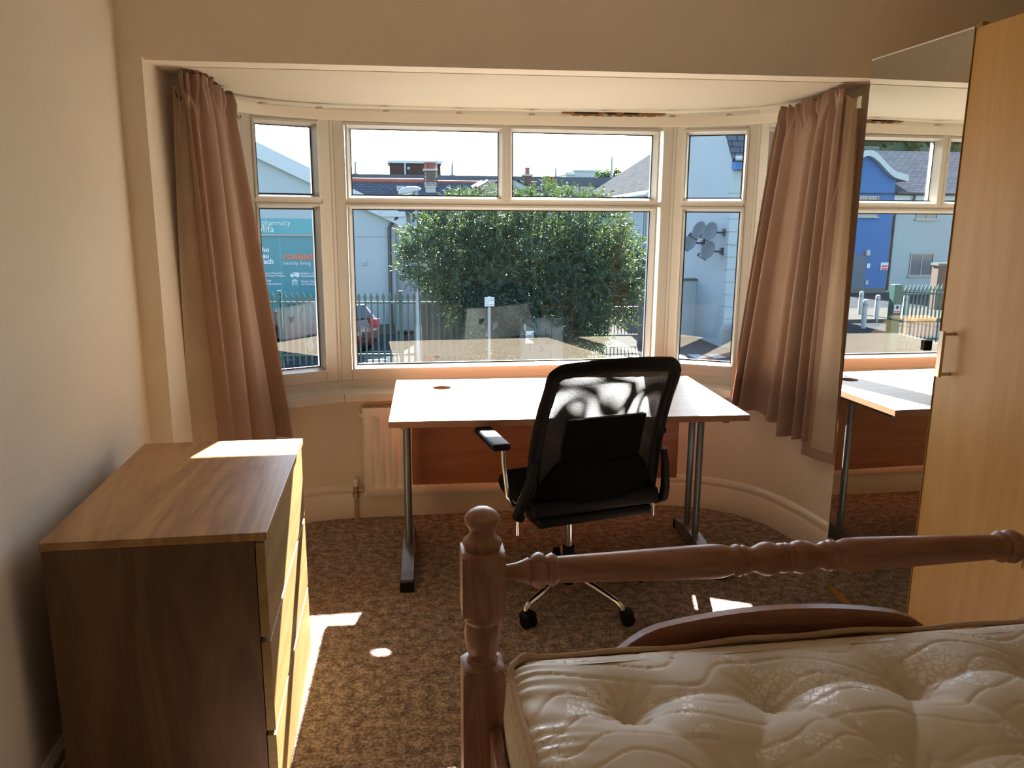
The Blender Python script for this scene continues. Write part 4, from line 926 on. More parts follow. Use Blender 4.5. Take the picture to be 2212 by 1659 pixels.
def chimney(label, u0, u1, vt, vb, Y, m, pots, brick_courses=True, base=None, cap=0.12):
    a_, c_ = at(u0, vb, Y), at(u1, vt, Y); w = c_.x-a_.x
    t = thing('chimney', label, 'chimney', ((a_.x+c_.x)/2, Y, a_.z), group='chimneys above the far roofs')
    core = MB().box(-w/2+0.02, w/2-0.02, -w/2*0.8+0.02, w/2*0.8-0.02, -2.0, c_.z-a_.z).build('stack', M['mortar'] if brick_courses else m, t)
    if brick_courses:
        n = 9; h = (c_.z-a_.z)/n; bw = w/5
        me = MB().box(-bw*0.44, bw*0.44, -0.06, 0.06, 0, h*0.80).mesh('brick', m)
        for j in range(n):
            for i in range(6):
                x = -w/2+bw*(i+(0.0 if j % 2 else 0.5)); hw2 = bw*0.44
                if x-hw2 < -w/2-0.25*bw or x+hw2 > w/2+0.25*bw: continue
                o = link('brick', me, core); o.location = (x, -w/2*0.8+0.03, j*h+h*0.1)
    MB().bbox(-w/2-cap, w/2+cap, -w/2*0.8-cap, w/2*0.8+cap, c_.z-a_.z, c_.z-a_.z+0.14, 0.03).build('cap', M['mortar'], t)
    for x in pots:
        MB().lathe([(0.20, 0), (0.17, 0.1), (0.15, 0.36), (0.19, 0.40), (0.19, 0.48), (0.13, 0.48)], 12, Matrix.Translation((x, 0, c_.z-a_.z+0.12))).build('pot', M['pot'], t, smooth=50)
    if base: MB().box(-w/2-0.03, w/2+0.03, -w/2*0.8-0.03, 0.1, -0.1, 0.24).build('flashing', M['mortar'], t)
    return t
chimney('brick chimney with two red pots rising from the slate terrace ridge', 918, 941, 370, 402, TY+2.5, M['brick'], (-0.27, 0.02, 0.25), True, True)
chimney('tall thin dark brick chimney beyond the pale gabled house', 1131, 1147, 381, 406, 57.9, M['brick'], (0.0,), False)
chimney('short white rendered chimney with red pots below the long dark roof', 1173, 1199, 403, 432, 50.0, M['render'], (-0.27, 0.0, 0.27), False)
# tall narrower top of the dark chimney
DY = 95.0
t1 = thing('long_dark_block', 'long flat-topped dark building along the skyline', 'building')
L0, L1 = at(690, 380, DY).x, at(1345, 380, DY).x; zt_, zm_ = at(1000, 379.5, DY).z, at(1200, 401, DY).z
MB().box(L0, L1, DY, DY+10, GZ, zm_).build('wall', M['doorgrey'], t1)
MB().box(L0-0.3, L1+0.3, DY-0.5, DY+10.5, zm_, zt_).build('roof_band', M['darkroof'], t1)
for u0 in (1150, 1168, 1203, 1219, 1236, 1253, 1268):
    a_, c_ = at(u0, 418, DY), at(u0+15, 402, DY); far_window(t1, a_.x, c_.x, a_.z, c_.z, DY, M['barge'], M['farglass'], False, 0)
pb = thing('brick_roof_block', 'flat brick plant room on top of the long dark building', 'building', (0, 0, 0))
a_, c_ = at(842, 378, DY+2), at(952, 354, DY+2)
r_ = MB().box(a_.x, c_.x, DY+2, DY+8, a_.z-0.5, c_.z).build('wall', M['brickfar'], pb); uv_planar(r_, (1, 0.01, 0), (0, 0, 1))
MB().box(a_.x-0.25, c_.x+0.25, DY+1.7, DY+8.3, c_.z, c_.z+0.30).build('parapet', M['barge'], pb)
for u in (875,): x = at(u, 366, DY+2).x; MB().tube([(x, DY+1.9, a_.z), (x, DY+1.9, c_.z)], 0.10, 8).build('pipe', M['barge'], pb)
a2, c2 = at(880, 366, DY+2), at(885, 361, DY+2); far_window(pb, a2.x, c2.x, a2.z, c2.z, DY+2, M['barge'], M['farglass'], False, 0)
for nm, lab, u0, u1, vt in (('roof_plant', 'pale flat block on the skyline beside distant trees', 1240, 1308, 371), ('roof_plant', 'small pale box at the end of the skyline', 1223, 1240, 378)):
    a_, c_ = at(u0, 386, 120), at(u1, vt, 120); t = thing(nm, lab, 'building')
    MB().box(a_.x, c_.x, 120, 126, a_.z-3, c_.z).build('wall', M['lampgrey'], t); MB().box(a_.x-0.2, c_.x+0.2, 119.8, 126.2, c_.z, c_.z+0.25).build('parapet', M['barge'], t)
for i, (u, vt, lab) in enumerate(((767, 349, 'thin mast on the skyline above the red ridge tiles'), (977, 351, 'thin mast on the skyline just past the brick plant room'), (1201, 363, 'short thick mast on the skyline above the white chimney'), (1322, 338, 'tallest thin mast on the skyline beside the trees'))):
    c_ = at(u, vt, DY+1); m_ = thing('skyline_mast', lab, 'mast', (c_.x, DY+1, zt_), group='masts on the skyline')
    MB().lathe([(0.14, 0), (0.12, c_.z-zt_)], 8).build('pole', M['galv'], m_); MB().lathe([(0.3, 0), (0.3, 0.12)], 8).build('base_plate', M['galv'], m_)
def aerial(label, u, v, Y, w):
    p = at(u, v, Y); t = thing('aerial', label, 'aerial', (p.x, p.y, p.z-1.4))
    MB().tube([(0, 0, 0), (0, 0, 1.4)], 0.03, 6).build('pole', M['galv'], t); b = MB().tube([(-w/2, 0, 1.35), (w/2, 0, 1.35)], 0.025, 6)
    for k in range(7): x = -w/2+w*k/6; b.tube([(x, -0.25, 1.35), (x, 0.25, 1.35)], 0.015, 5)
    b.build('antenna', M['galv'], t)
aerial('thin television aerial above the brick chimney', 943, 339, TY+3, 0.9); aerial('thin television aerial above the tall thin chimney', 1137, 358, 58.8, 2.0)
# pale gabled house in front of the terrace
GYh = 44.0
gh = thing('gabled_house', 'pale house with white bargeboards behind the bush', 'house')
ap, el, er = at(1098, 386, GYh), at(1002, 428, GYh), at(1194, 431, GYh)
gx = (el.x+er.x)/2; 
MB().prism([(el.x, GZ), (er.x, GZ), (er.x, er.z), (ap.x, ap.z), (el.x, er.z)], 9, XZ(GYh)).build('wall', M['cream_render'], gh)
for e_, s in ((el, -1), (er, 1)):
    MB().prism([(ap.x, ap.z+0.05), (e_.x+s*0.3, er.z-0.1), (e_.x+s*0.3, er.z-0.36), (ap.x, ap.z-0.25)], 0.12, XZ(GYh-0.14)).build('bargeboard', M['barge'], gh)
    rf = MB().prism([(ap.x, ap.z+0.15), (e_.x+s*0.35, er.z-0.03), (e_.x+s*0.35, er.z-0.12), (ap.x, ap.z+0.05)], 9.4, XZ(GYh-0.2)).build('roof', M['slate_pale'], gh)
    uv_planar(rf, (0, 1, 0), (0.8*s, 0, -0.5))
# roof with roof lights seen side on, left of the gable
lh = thing('rooflight_house', 'pale slate roof with two long rooflights beside the gabled house', 'house')
LY = 41.0; q = [at(985, 430, LY), at(1080, 430, LY), at(1080, 383, LY), at(1063, 386, LY)]
o = MB(); o.add([(q[0].x, LY-1, q[0].z), (q[1].x, LY-1, q[1].z), (q[2].x, LY+2.5, q[2].z), (q[3].x-0.35, LY+2.5, q[3].z), (q[1].x, LY+5, q[1].z), (q[0].x, LY+5, q[0].z)], [(0, 1, 2, 3), (3, 2, 4, 5), (0, 3, 5), (1, 4, 2), (0, 5, 4, 1)])
r_ = o.build('roof', M['slate_pale'], lh); uv_planar(r_, (1, 0, 0), (0, 0.87, 0.5))
MB().box(q[0].x+0.2, q[1].x-0.1, LY-0.8, LY+4.8, GZ, q[0].z+0.05).build('wall', M['cream_render'], lh)
for u0, v0, u1, v1 in ((1017, 410, 1040, 397), (1027, 409, 1052, 395)):
    a_, c_ = at(u0, v0, LY+0.2), at(u1, v1, LY+1.3); MB().tube([(a_.x, LY+0.1, a_.z+0.1), (c_.x, LY+1.2, c_.z+0.1)], 0.09, 4).build('rooflight', M['cab'], lh)

# ------------------------------------------------------------------ white building behind the gate
wb = thing('white_long_building', 'long white building with a pale slate roof behind the gate', 'building')
A, B_ = Vector((9.75, 29.2, 2.53)), Vector((13.58, 58.57, 2.53)); d = (B_-A); d.z = 0; Lw = d.length; d.normalize(); nr = Vector((d.y, -d.x, 0))
def wbp(s, t, z): return A + d*s + nr*t + Vector((0, 0, z-2.53))
o = MB(); HWd = 6.5; rh = 4.2
o.add([wbp(-0.5, 0, GZ), wbp(Lw, 0, GZ), wbp(Lw, 0, 2.5), wbp(-0.5, 0, 2.5), wbp(-0.5, 2*HWd, GZ), wbp(Lw, 2*HWd, GZ), wbp(Lw, 2*HWd, 2.5), wbp(-0.5, 2*HWd, 2.5), wbp(-0.5, HWd, 2.5+rh), wbp(Lw, HWd, 2.5+rh)],
      [(0, 1, 2, 3), (4, 7, 6, 5), (0, 3, 8, 7, 4), (1, 5, 6, 9, 2)])
o.build('wall', M['render'], wb)
o = MB(); e = 0.35; k_ = rh/HWd
o.add([wbp(-0.8, -e, 2.53-e*k_), wbp(Lw+0.3, -e, 2.53-e*k_), wbp(Lw+0.3, HWd, 2.53+rh), wbp(-0.8, HWd, 2.53+rh), wbp(Lw+0.3, 2*HWd+e, 2.53-e*k_), wbp(-0.8, 2*HWd+e, 2.53-e*k_)], [(0, 1, 2, 3), (3, 2, 4, 5)])
r_ = o.build('roof', M['slate_pale'], wb); uv_planar(r_, d, (nr*HWd+Vector((0, 0, rh))).normalized())
so = r_.modifiers.new('thickness', 'SOLIDIFY'); so.thickness = 0.12
b = MB(); b.tube([wbp(-0.8, -0.42, 2.30), wbp(Lw+0.3, -0.42, 2.30)], 0.09, 8); b.build('gutter', M['barge'], wb, smooth=60)
b = MB(); b.add([wbp(-0.5, -0.05, 2.05), wbp(Lw, -0.05, 2.05), wbp(Lw, -0.05, 2.5), wbp(-0.5, -0.05, 2.5), wbp(-0.5, -0.3, 2.35), wbp(Lw, -0.3, 2.35)], [(0, 1, 2, 3), (3, 2, 5, 4), (0, 4, 5, 1), (0, 3, 4), (1, 5, 2)]); b.build('fascia', M['render2'], wb)
def wwin(s0, s1, z0, z1):
    o = MB()
    def bx(sa, sb, za_, zb_, t0, t1): o.add([wbp(s, t, z) for z in (za_, zb_) for s in (sa, sb) for t in (t0, t1)], [(0, 1, 3, 2), (4, 6, 7, 5), (0, 4, 5, 1), (2, 3, 7, 6), (0, 2, 6, 4), (1, 5, 7, 3)])
    bx(s0, s0+0.1, z0, z1, -0.05, 0.02); bx(s1-0.1, s1, z0, z1, -0.05, 0.02); bx(s0, s1, z1-0.1, z1, -0.05, 0.02); bx(s0-0.1, s1+0.1, z0-0.1, z0, -0.12, 0.02); bx((s0+s1)/2-0.04, (s0+s1)/2+0.04, z0, z1, -0.05, 0.02)
    f = o.build('window', M['barge'], wb); o = MB(); bx(s0+0.1, s1-0.1, z0, z1-0.1, -0.015, 0.01); o.build('pane', M['farglass'], f)
wwin(1.2, 2.2, 0.55, 1.9); wwin(6.6, 7.8, 0.55, 1.9); wwin(8.6, 9.6, 0.55, 1.9); wwin(16, 17, 0.55, 1.9)
o = MB()
o.add([wbp(s, t, z) for z in (GZ, -0.35) for s in (1.5, 14) for t in (-0.04, 0.02)], [(0, 1, 3, 2), (4, 6, 7, 5), (0, 4, 5, 1), (2, 3, 7, 6), (0, 2, 6, 4), (1, 5, 7, 3)]); o.build('garage_opening', M['cab'], wb)
o = MB(); o.add([wbp(s, t, 2.53+t*k_+0.02+h) for h in (0, 0.22) for s, t in ((0.2, 3.0), (0.2, 5.2), (1.6, 5.2), (1.6, 3.0))], [(0, 1, 2, 3), (7, 6, 5, 4), (0, 4, 5, 1), (1, 5, 6, 2), (2, 6, 7, 3), (3, 7, 4, 0)]); o.build('rooflight', M['cab'], wb)

# ------------------------------------------------------------------ near white building with dishes (seen through the narrow window by the wardrobe)
nb = thing('quoined_building', 'white rendered building with block quoins and blue fascia', 'building')
NX_, NY_ = 9.68, 22.24
ze = at(1580, 334, NY_).z
MB().prism([(NY_, GZ), (NY_+4.4, GZ), (NY_+4.4, ze), (NY_+2.2, ze+2.95), (NY_, ze)], 9, Matrix(((0, 0, 1, NX_), (1, 0, 0, 0), (0, 1, 0, 0), (0, 0, 0, 1)))).build('wall', M['render'], nb)
o = MB(); o.add([(NX_-0.15, NY_-0.35, ze-0.15), (19, NY_-0.35, ze-0.15), (19, NY_+2.2, ze+3.05), (NX_-0.15, NY_+2.2, ze+3.05), (19, NY_+4.7, ze-0.15), (NX_-0.15, NY_+4.7, ze-0.15)], [(0, 1, 2, 3), (3, 2, 4, 5)])
r_ = o.build('roof', M['slate'], nb); uv_planar(r_, (1, 0, 0), (0, 0.6, 0.8)); so = r_.modifiers.new('thickness', 'SOLIDIFY'); so.thickness = 0.10
MB().tube([(NX_-0.1, NY_-0.36, ze-0.12), (19, NY_-0.36, ze-0.12)], 0.07, 8).build('gutter', M['barge'], nb, smooth=60)
MB().box(NX_-0.05, 18.9, NY_-0.28, NY_, ze-0.42, ze-0.16).build('fascia', M['blue'], nb)
n_q = 15
for k in range(n_q):
    z0 = GZ+0.15+k*0.36
    if z0+0.33 > ze-0.5: break
    lw = 0.62 if k % 2 else 0.42
    MB().bbox(NX_-0.02, NX_+lw, NY_-0.025, NY_+0.25, z0, z0+0.325, 0.01).build('quoin', M['render'], nb)
    if k % 2: MB().bbox(NX_+0.66, NX_+1.2, NY_-0.02, NY_+0.2, z0, z0+0.325, 0.01).build('quoin', M['render'], nb)
MB().tube([(NX_+0.1, NY_-0.04, at(1580, 529, NY_).z), (NX_+1.6, NY_-0.04, at(1580, 529, NY_).z+0.02)], 0.014, 6).build('cable', M['lampgrey'], nb)
lw_ = thing('low_white_wall', 'low white rendered wall with dark coping joining the dish wall', 'wall')
zt_w = at(1490, 606, 24.5).z
MB().box(7.9, NX_-0.005, 24.5, 24.75, GZ, zt_w).build('wall_body', M['render'], lw_); MB().box(7.85, NX_-0.005, 24.45, 24.8, zt_w, zt_w+0.06).build('coping', M['cab'], lw_)
pl = thing('round_planter_wall', 'low rounded white wall with grey top at the quoined corner', 'wall')
MB().lathe([(0.95, 0), (0.95, 0.68), (0.80, 0.70)], 28, Matrix.Translation((10.55, 21.2, GZ+0.012))).build('wall_body', M['render'], pl, smooth=40)
MB().lathe([(0.98, 0.68), (0.98, 0.75), (0.3, 0.78)], 28, Matrix.Translation((10.55, 21.2, GZ+0.012))).build('coping', M['cab'], pl, smooth=40)
for i, (u, v, lab) in enumerate(((1512, 498, 'satellite dish at the top of the dish group, further from the quoined corner'), (1536, 500, 'satellite dish at the top of the dish group, nearer the quoined corner'), (1493, 523, 'satellite dish partly cut off by the window frame'), (1531, 541, 'lowest satellite dish with long arm on the white wall'))):
    d_ = ray(u, v); p = CAM_LOC + d_*((NX_-0.42)/d_.x)
    t = thing('satellite_dish', lab, 'satellite dish', (NX_, p.y, p.z), group='satellite dishes on the white wall')
    aim = Vector((-0.88, -0.36, 0.30)).normalized(); T = Matrix.Translation((-0.42, 0, 0)) @ aim.to_track_quat('Z', 'Y').to_matrix().to_4x4()
    MB().lathe([(0.01, -0.012), (0.10, -0.008), (0.20, 0.012), (0.27, 0.036), (0.275, 0.042), (0.27, 0.044), (0.20, 0.022), (0.10, 0.002), (0.01, -0.002)], 24, T).build('reflector', M['dish'], t, smooth=50)
    MB().tube([(0, 0, -0.03), (-0.2, 0, -0.03), (-0.40, 0, 0.0)], 0.025, 8).build('mount_arm', M['blackmetal'], t, smooth=60)
    MB().bbox(-0.06, 0.0, -0.08, 0.08, -0.12, 0.08, 0.01).build('bracket', M['blackmetal'], t)
    e_ = T @ Vector((0, -0.30, 0.02)); f_ = T @ Vector((0, -0.26, 0.36)); MB().tube([T @ Vector((0, -0.1, -0.01)), e_, f_], 0.015, 6).build('feed_arm', M['blackmetal'], t)
    MB().tube([f_, T @ Vector((0, -0.18, 0.33))], 0.035, 8).build('receiver', M['blackmetal'], t, smooth=50)

# ------------------------------------------------------------------ palisade fence, gates, posts
def picket_mesh(h, w):
    t = 0.018; b = MB(); poly = [(-w/2, 0), (w/2, 0), (w/2, h-0.20), (w*1.15, h-0.14), (0, h), (-w*1.15, h-0.14), (-w/2, h-0.20)]
    b.prism(poly, t, Matrix(((1, 0, 0, 0), (0, 0, -1, t/2), (0, 1, 0, 0), (0, 0, 0, 1)))); return b.mesh('picket', M['green'])
def palisade(label, p0, p1, h, step, posts, group=None, end=None):
    p0, p1 = Vector(p0), Vector(p1); L = (p1-p0).length; a = math.atan2(p1.y-p0.y, p1.x-p0.x)
    f = thing('palisade_fence', label, 'fence', (p0.x, p0.y, GZ), a)
    me = picket_mesh(h-0.05, 0.045); n = int(L/step)
    for k in range(n): o = link('picket', me, f); o.location = (0.08+k*step, -0.03, 0.05)
    for z in (0.30, h-0.27): MB().box(0, L, -0.015, 0.03, z-0.025, z+0.025).build('rail', M['green'], f)
    for x in posts: MB().box(x-0.05, x+0.05, 0.03, 0.12, 0, h+0.02).build('post', M['green'], f)
    return f
fx0, fx1 = (-6.2, 20.95), (2.03, 20.25)
palisade('green spiked palisade fence in front of the pharmacy', fx0, fx1, 1.90, 0.153, (1.0, 3.45, 6.47))
gp = thing('green_gate_post', 'thick green square gate post at the end of the palisade', 'post', (2.16, 20.22, GZ))
MB().bbox(-0.09, 0.09, -0.09, 0.09, 0, 1.88, 0.01).build('shaft', M['green'], gp); MB().bbox(-0.105, 0.105, -0.105, 0.105, 1.88, 1.91, 0.006).build('cap', M['green'], gp)
wf = thing('wooden_fence', 'weathered grey board fence behind the green palisade', 'fence')
w0 = at(908, 600, 22.0); bd = MB().bbox(-0.092, 0.092, -0.012, 0.012, 0, 2.25, 0.004).mesh('board', M['fencewood'])
for k in range(10): o = link('board', bd, wf); o.location = (w0.x+0.10+k*0.178, 22.0+(0.014 if k % 2 else -0.014), GZ+random.uniform(-0.0, 0.05)); o.rotation_euler = (0, 0, random.uniform(-0.01, 0.01))
for z in (0.4, 1.6): MB().box(w0.x, w0.x+1.8, 22.03, 22.085, GZ+z, GZ+z+0.09).build('rail', M['fencewood'], wf)
# black steel gate
g0 = 4.95; gY = 23.1; zb_, zt_g = at(1330, 724, gY).z, at(1350, 603, gY).z
bg = thing('steel_gate', 'black barred steel gate across the sunlit yard', 'gate', (g0, gY, GZ))
Lg = 7.33-g0; bar = MB().tube([(0, 0, zb_-GZ), (0, 0, zt_g-GZ)], 0.013, 6).mesh('bar', M['blackmetal'])
for k in range(22): o = link('bar', bar, bg); o.location = (0.06+k*0.107, 0, 0)
for z in (zb_, (zb_+zt_g)/2, zt_g): MB().box(0, Lg, -0.025, 0.025, z-GZ-0.025, z-GZ+0.025).build('rail', M['blackmetal'], bg)
gq = thing('steel_gate_post', 'black square post hinging the steel gate', 'post', (7.45, gY, GZ))
MB().bbox(-0.10, 0.10, -0.10, 0.10, 0.0, at(1380, 603, gY).z-GZ, 0.01).build('shaft', M['blackmetal'], gq); MB().bbox(-0.115, 0.115, -0.115, 0.115, at(1380, 603, gY).z-GZ, at(1380, 603, gY).z-GZ+0.04, 0.01).build('cap', M['blackmetal'], gq)
# street lamp
lp = at(899, 418, 19.0)
sl_ = thing('street_lamp', 'grey street lamp with flat oval head above the palisade', 'street lamp', (lp.x, 19.0, GZ))
hh = lp.z-GZ
MB().lathe([(0.075, 0), (0.075, 1.2), (0.052, 1.25), (0.042, hh+0.02)], 14).build('column', M['galv'], sl_, smooth=40)
hd2 = MB()
T = Matrix.Translation((0.02, 0, hh+0.05)) @ Matrix.Rotation(R(-12), 4, 'Y')
N = 20; secs = [(0.10, 0.035, 0.02), (0.05, 0.06, 0.055), (-0.08, 0.085, 0.085), (-0.22, 0.105, 0.10), (-0.34, 0.10, 0.085), (-0.42, 0.06, 0.04), (-0.44, 0.02, 0.01)]
vs = []
for x, w, h in secs:
    for k in range(N): a = 2*math.pi*k/N; vs.append(T @ Vector((x, w*math.cos(a), (h if math.sin(a) > 0 else h*0.35)*math.sin(a)*1.3+0.02)))
hd2.add(vs, [(i*N+k, i*N+(k+1) % N, (i+1)*N+(k+1) % N, (i+1)*N+k) for i in range(len(secs)-1) for k in range(N)] + [tuple(range(N))[::-1], tuple(range((len(secs)-1)*N, len(secs)*N))])
lh_ = hd2.build('lamp_head', M['lampgrey'], sl_, smooth=60)
vs = []; sb = [(-0.10, 0.07, 0.03), (-0.2, 0.085, 0.06), (-0.32, 0.085, 0.06), (-0.40, 0.05, 0.03)]; hb2 = MB()
for x, w, h in sb:
    for k in range(N): a = 2*math.pi*k/N; vs.append(T @ Vector((x, w*math.cos(a), h*math.sin(a)*0.8-0.02)))
hb2.add(vs, [(i*N+k, i*N+(k+1) % N, (i+1)*N+(k+1) % N, (i+1)*N+k) for i in range(len(sb)-1) for k in range(N)] + [tuple(range(N))[::-1], tuple(range((len(sb)-1)*N, len(sb)*N))])
hb2.build('lens', M['inkwhite'], lh_, smooth=60)
# signpost in front of the bush
sp_ = at(1057, 664, 17.4); spo = thing('sign_post', 'white parking notice on a thin grey post before the bush', 'sign', (sp_.x, 17.4, GZ))
MB().lathe([(0.035, 0), (0.035, sp_.z-GZ+0.25)], 10).build('pole', M['galv'], spo)
b_ = at(1047, 662, 17.35); c_ = at(1068, 642, 17.35); plt = MB().box(b_.x-sp_.x, c_.x-sp_.x, -0.055, -0.04, b_.z-GZ, c_.z-GZ).build('plate', M['inkwhite'], spo)
for k, tx in enumerate(('Unit loading', 'or unloading', 'only', 'No waiting', 'at any time')):
    o = lettering('lettering', tx, 0.042, M['ink'], plt, (b_.x-sp_.x+0.012, -0.056, c_.z-GZ-0.045-k*0.042), (R(90), 0, 0), depth=0.001)
pp = at(1073, 450, 18.75); po = thing('pale_pole', 'pale steel pole rising out of the bush', 'pole', (pp.x, 18.75, GZ))
MB().lathe([(0.06, 0), (0.05, pp.z-GZ)], 12).build('shaft', M['lampgrey'], po, smooth=40); MB().lathe([(0.055, pp.z-GZ), (0.055, pp.z-GZ+0.05), (0.02, pp.z-GZ+0.07)], 12).build('cap', M['lampgrey'], po, smooth=40)
# cabinets
a_, c_ = at(1124, 690, 17.75), at(1218, 688, 17.75)
cb = thing('utility_cabinet', 'dark grey two-door street utility cabinet below the bush', 'cabinet', ((a_.x+c_.x)/2, 17.75, GZ)); cw = (c_.x-a_.x)/2; chh = a_.z-GZ
MB().bbox(-cw, cw, 0, 0.45, 0, chh, 0.01).build('body', M['cab'], cb); MB().box(-cw-0.02, cw+0.02, -0.03, 0.47, chh, chh+0.03).build('lid', M['cab'], cb)
for x0, x1 in ((-cw+0.03, 0.20), (0.23, cw-0.03)):
    dd = MB().bbox(x0, x1, -0.02, 0.0, 0.12, chh-0.05, 0.004).build('door', M['cab'], cb)
    for k in range(4): MB().box(x0+0.1, x1-0.1, -0.026, -0.02, chh-0.30-k*0.03, chh-0.29-k*0.03).build('vent_slot', M['blackmetal'], dd)
for k in range(4): MB().box(-cw+0.08, -cw+0.12, -0.026, -0.02, chh-0.10-k*0.045, chh-0.07-k*0.045).build('label_dash', M['inkwhite'], cb)
a2, c2 = at(1135, 742, 17.72), at(1153, 715, 17.72); px0 = (a_.x+c_.x)/2
nt = MB().box(a2.x-px0, c2.x-px0, -0.035, -0.025, a2.z-GZ, c2.z-GZ).build('notice', M['inkwhite'], cb); MB().box(a2.x-px0+0.03, c2.x-px0-0.03, -0.038, -0.034, a2.z-GZ+0.12, a2.z-GZ+0.20).build('reflected_print', M['galv'], nt)  # reflection of an indoor paper in the window pane, modelled as a solid sheet

# ------------------------------------------------------------------ parked car
def car(label, loc, rz):
    t = thing('parked_car', label, 'car', loc, rz)
    # x forward, y left; hatchback about 4 m
    side = [(-1.95, 0.35), (-2.0, 0.55), (-1.97, 0.85), (-1.85, 1.0), (-1.55, 1.36), (-1.25, 1.45), (-0.3, 1.47), (0.25, 1.38), (0.95, 0.98), (1.75, 0.83), (1.98, 0.62), (2.0, 0.38), (1.9, 0.24), (-1.85, 0.24)]
    b = MB(); n = len(side); vs = []
    for y, k in ((-0.86, 0.0), (-0.80, 1), (0.80, 1), (0.86, 0.0)):
        for x, z in side:
            inn = max(0, (z-0.9)/0.57)
            yy = math.copysign(abs(y)-0.20*inn, y); vs.append((x*(1.0 if k else 0.985), yy, z if k else z*0.98+0.005))
    b.add(vs, [(i*n+k, i*n+(k+1) % n, (i+1)*n+(k+1) % n, (i+1)*n+k) for i in range(3) for k in range(n)] + [tuple(range(n))[::-1], tuple(range(3*n, 4*n))])
    body = b.build('body', M['carred'], t, smooth=35)
    for s in (-1, 1):
        for pts in ([(-1.45, 1.02), (-1.28, 1.36), (-0.62, 1.39), (-0.62, 1.0)], [(-0.55, 1.0), (-0.55, 1.39), (-0.2, 1.39), (0.2, 1.30), (0.72, 0.99)]):
            P = []
            for x, z in pts: P.append((x, s*(0.872-0.20*max(0, (z-0.9)/0.57)), z))
            o = MB(); o.add(P, [tuple(range(len(P)))]); w = o.build('side_window', M['carglass'], t); so = w.modifiers.new('thickness', 'SOLIDIFY'); so.thickness = 0.02; so.offset = 0
    for x, z0, z1, x1 in ((-1.90, 1.0, 1.33, -1.62), (0.98, 1.0, 1.35, 0.36)):
        o = MB(); o.add([(x, -0.68, z0), (x, 0.68, z0), (x1, 0.60, z1), (x1, -0.60, z1)], [(0, 1, 2, 3)]); w = o.build('windscreen', M['carglass'], t); so = w.modifiers.new('thickness', 'SOLIDIFY'); so.thickness = 0.03; so.offset = 0
    for x in (-1.25, 1.25):
        for s in (-1, 1):
            wl = MB().lathe([(0.10, -0.09), (0.29, -0.10), (0.31, -0.07), (0.31, 0.07), (0.29, 0.10), (0.10, 0.09)], 24, Matrix.Translation((x, s*0.80, 0.31)) @ Matrix.Rotation(R(90), 4, 'X')).build('tyre', M['blk'], t, smooth=40)
            MB().lathe([(0.02, -0.105), (0.18, -0.10), (0.19, 0.10), (0.02, 0.105)], 18, Matrix.Translation((x, s*0.80, 0.31)) @ Matrix.Rotation(R(90), 4, 'X')).build('hub_cap', M['galv'], wl, smooth=40)
    for s in (-1, 1):
        MB().bbox(-2.01, -1.80, s*0.72-0.14, s*0.72+0.14, 0.72, 0.98, 0.03).build('tail_light', M['lightred'], t, smooth=40)
        MB().bbox(0.55, 0.70, s*0.95-0.08, s*0.95+0.08, 0.98, 1.12, 0.03).build('wing_mirror', M['carred'], t, smooth=40)
    MB().box(-2.02, -1.97, -0.26, 0.26, 0.55, 0.66).build('number_plate', M['lampgrey'], t)
    return t
car('dark red hatchback parked behind the palisade fence', (-2.1, 23.7, GZ), R(122))

# ------------------------------------------------------------------ big bush
bu = thing('willow_bush', 'large rounded green bush with narrow leaves before the gate', 'bush', (3.4, 18.9, GZ))
blobs = [(955, 545, 80), (1005, 500, 75), (1085, 500, 80), (1180, 490, 80), (1275, 500, 68), (1330, 560, 58), (1260, 590, 100), (1130, 590, 110), (1030, 580, 85), (1305, 650, 58), (1160, 680, 90), (1075, 690, 70), (1245, 710, 60), (1205, 640, 90), (925, 560, 45), (1345, 590, 45), (1000, 650, 38), (1140, 755, 70), (1250, 760, 45), (1095, 725, 65), (1190, 735, 60), (1060, 640, 60), (1290, 600, 60)]
rnd = random.Random(5); lv, lf = [], []
def leaf(p, d, L, w):
    d = d.normalized(); s = d.cross(Vector((rnd.gauss(0, 1), rnd.gauss(0, 1), rnd.gauss(0, 1)))).normalized(); n = d.cross(s)
    o = len(lv); m_ = p + d*L*0.45
    lv.extend([tuple(p), tuple(m_ + s*w + n*w*0.25), tuple(p + d*L), tuple(m_ - s*w + n*w*0.25)]); lf.extend([(o, o+1, o+2), (o, o+2, o+3)])
base = Vector((3.4, 18.9, GZ))
twigs = MB()
tot = sum(r*r for _, _, r in blobs); NSPR = 8600
for (u, v, r) in blobs:
    Yb = 18.9 + rnd.uniform(-0.35, 0.35); c = at(u, v, Yb); rad_ = r*18.9/1729.0
    for k in range(int(NSPR*r*r/tot)):
        while True:
            q = Vector((rnd.uniform(-1, 1), rnd.uniform(-1, 1), rnd.uniform(-1, 1)))
            if 0.12 < q.length < 1: break
        q = q.normalized()*(q.length**0.5)
        p = c + Vector((q.x*rad_, q.y*rad_*1.15, q.z*rad_)); out = (q + Vector((0, 0, 0.35)) + Vector((rnd.gauss(0, .4), rnd.gauss(0, .4), rnd.gauss(0, .35)))).normalized()
        if p.z < GZ+0.15: continue
        Ls = rnd.uniform(0.22, 0.42)
        if rnd.random() < 0.12: twigs.tube([p-base-out*0.1, p-base+out*Ls], [0.006, 0.003], 3, False)
        for j in range(15):
            t = j/14; pp_ = p + out*Ls*t + Vector((0, 0, -0.06*t*t)); dd = (out*0.7 + Vector((rnd.gauss(0, .6), rnd.gauss(0, .6), rnd.gauss(0, .6)-0.15)))
            leaf(pp_-base, dd, rnd.uniform(0.075, 0.135), rnd.uniform(0.011, 0.018))
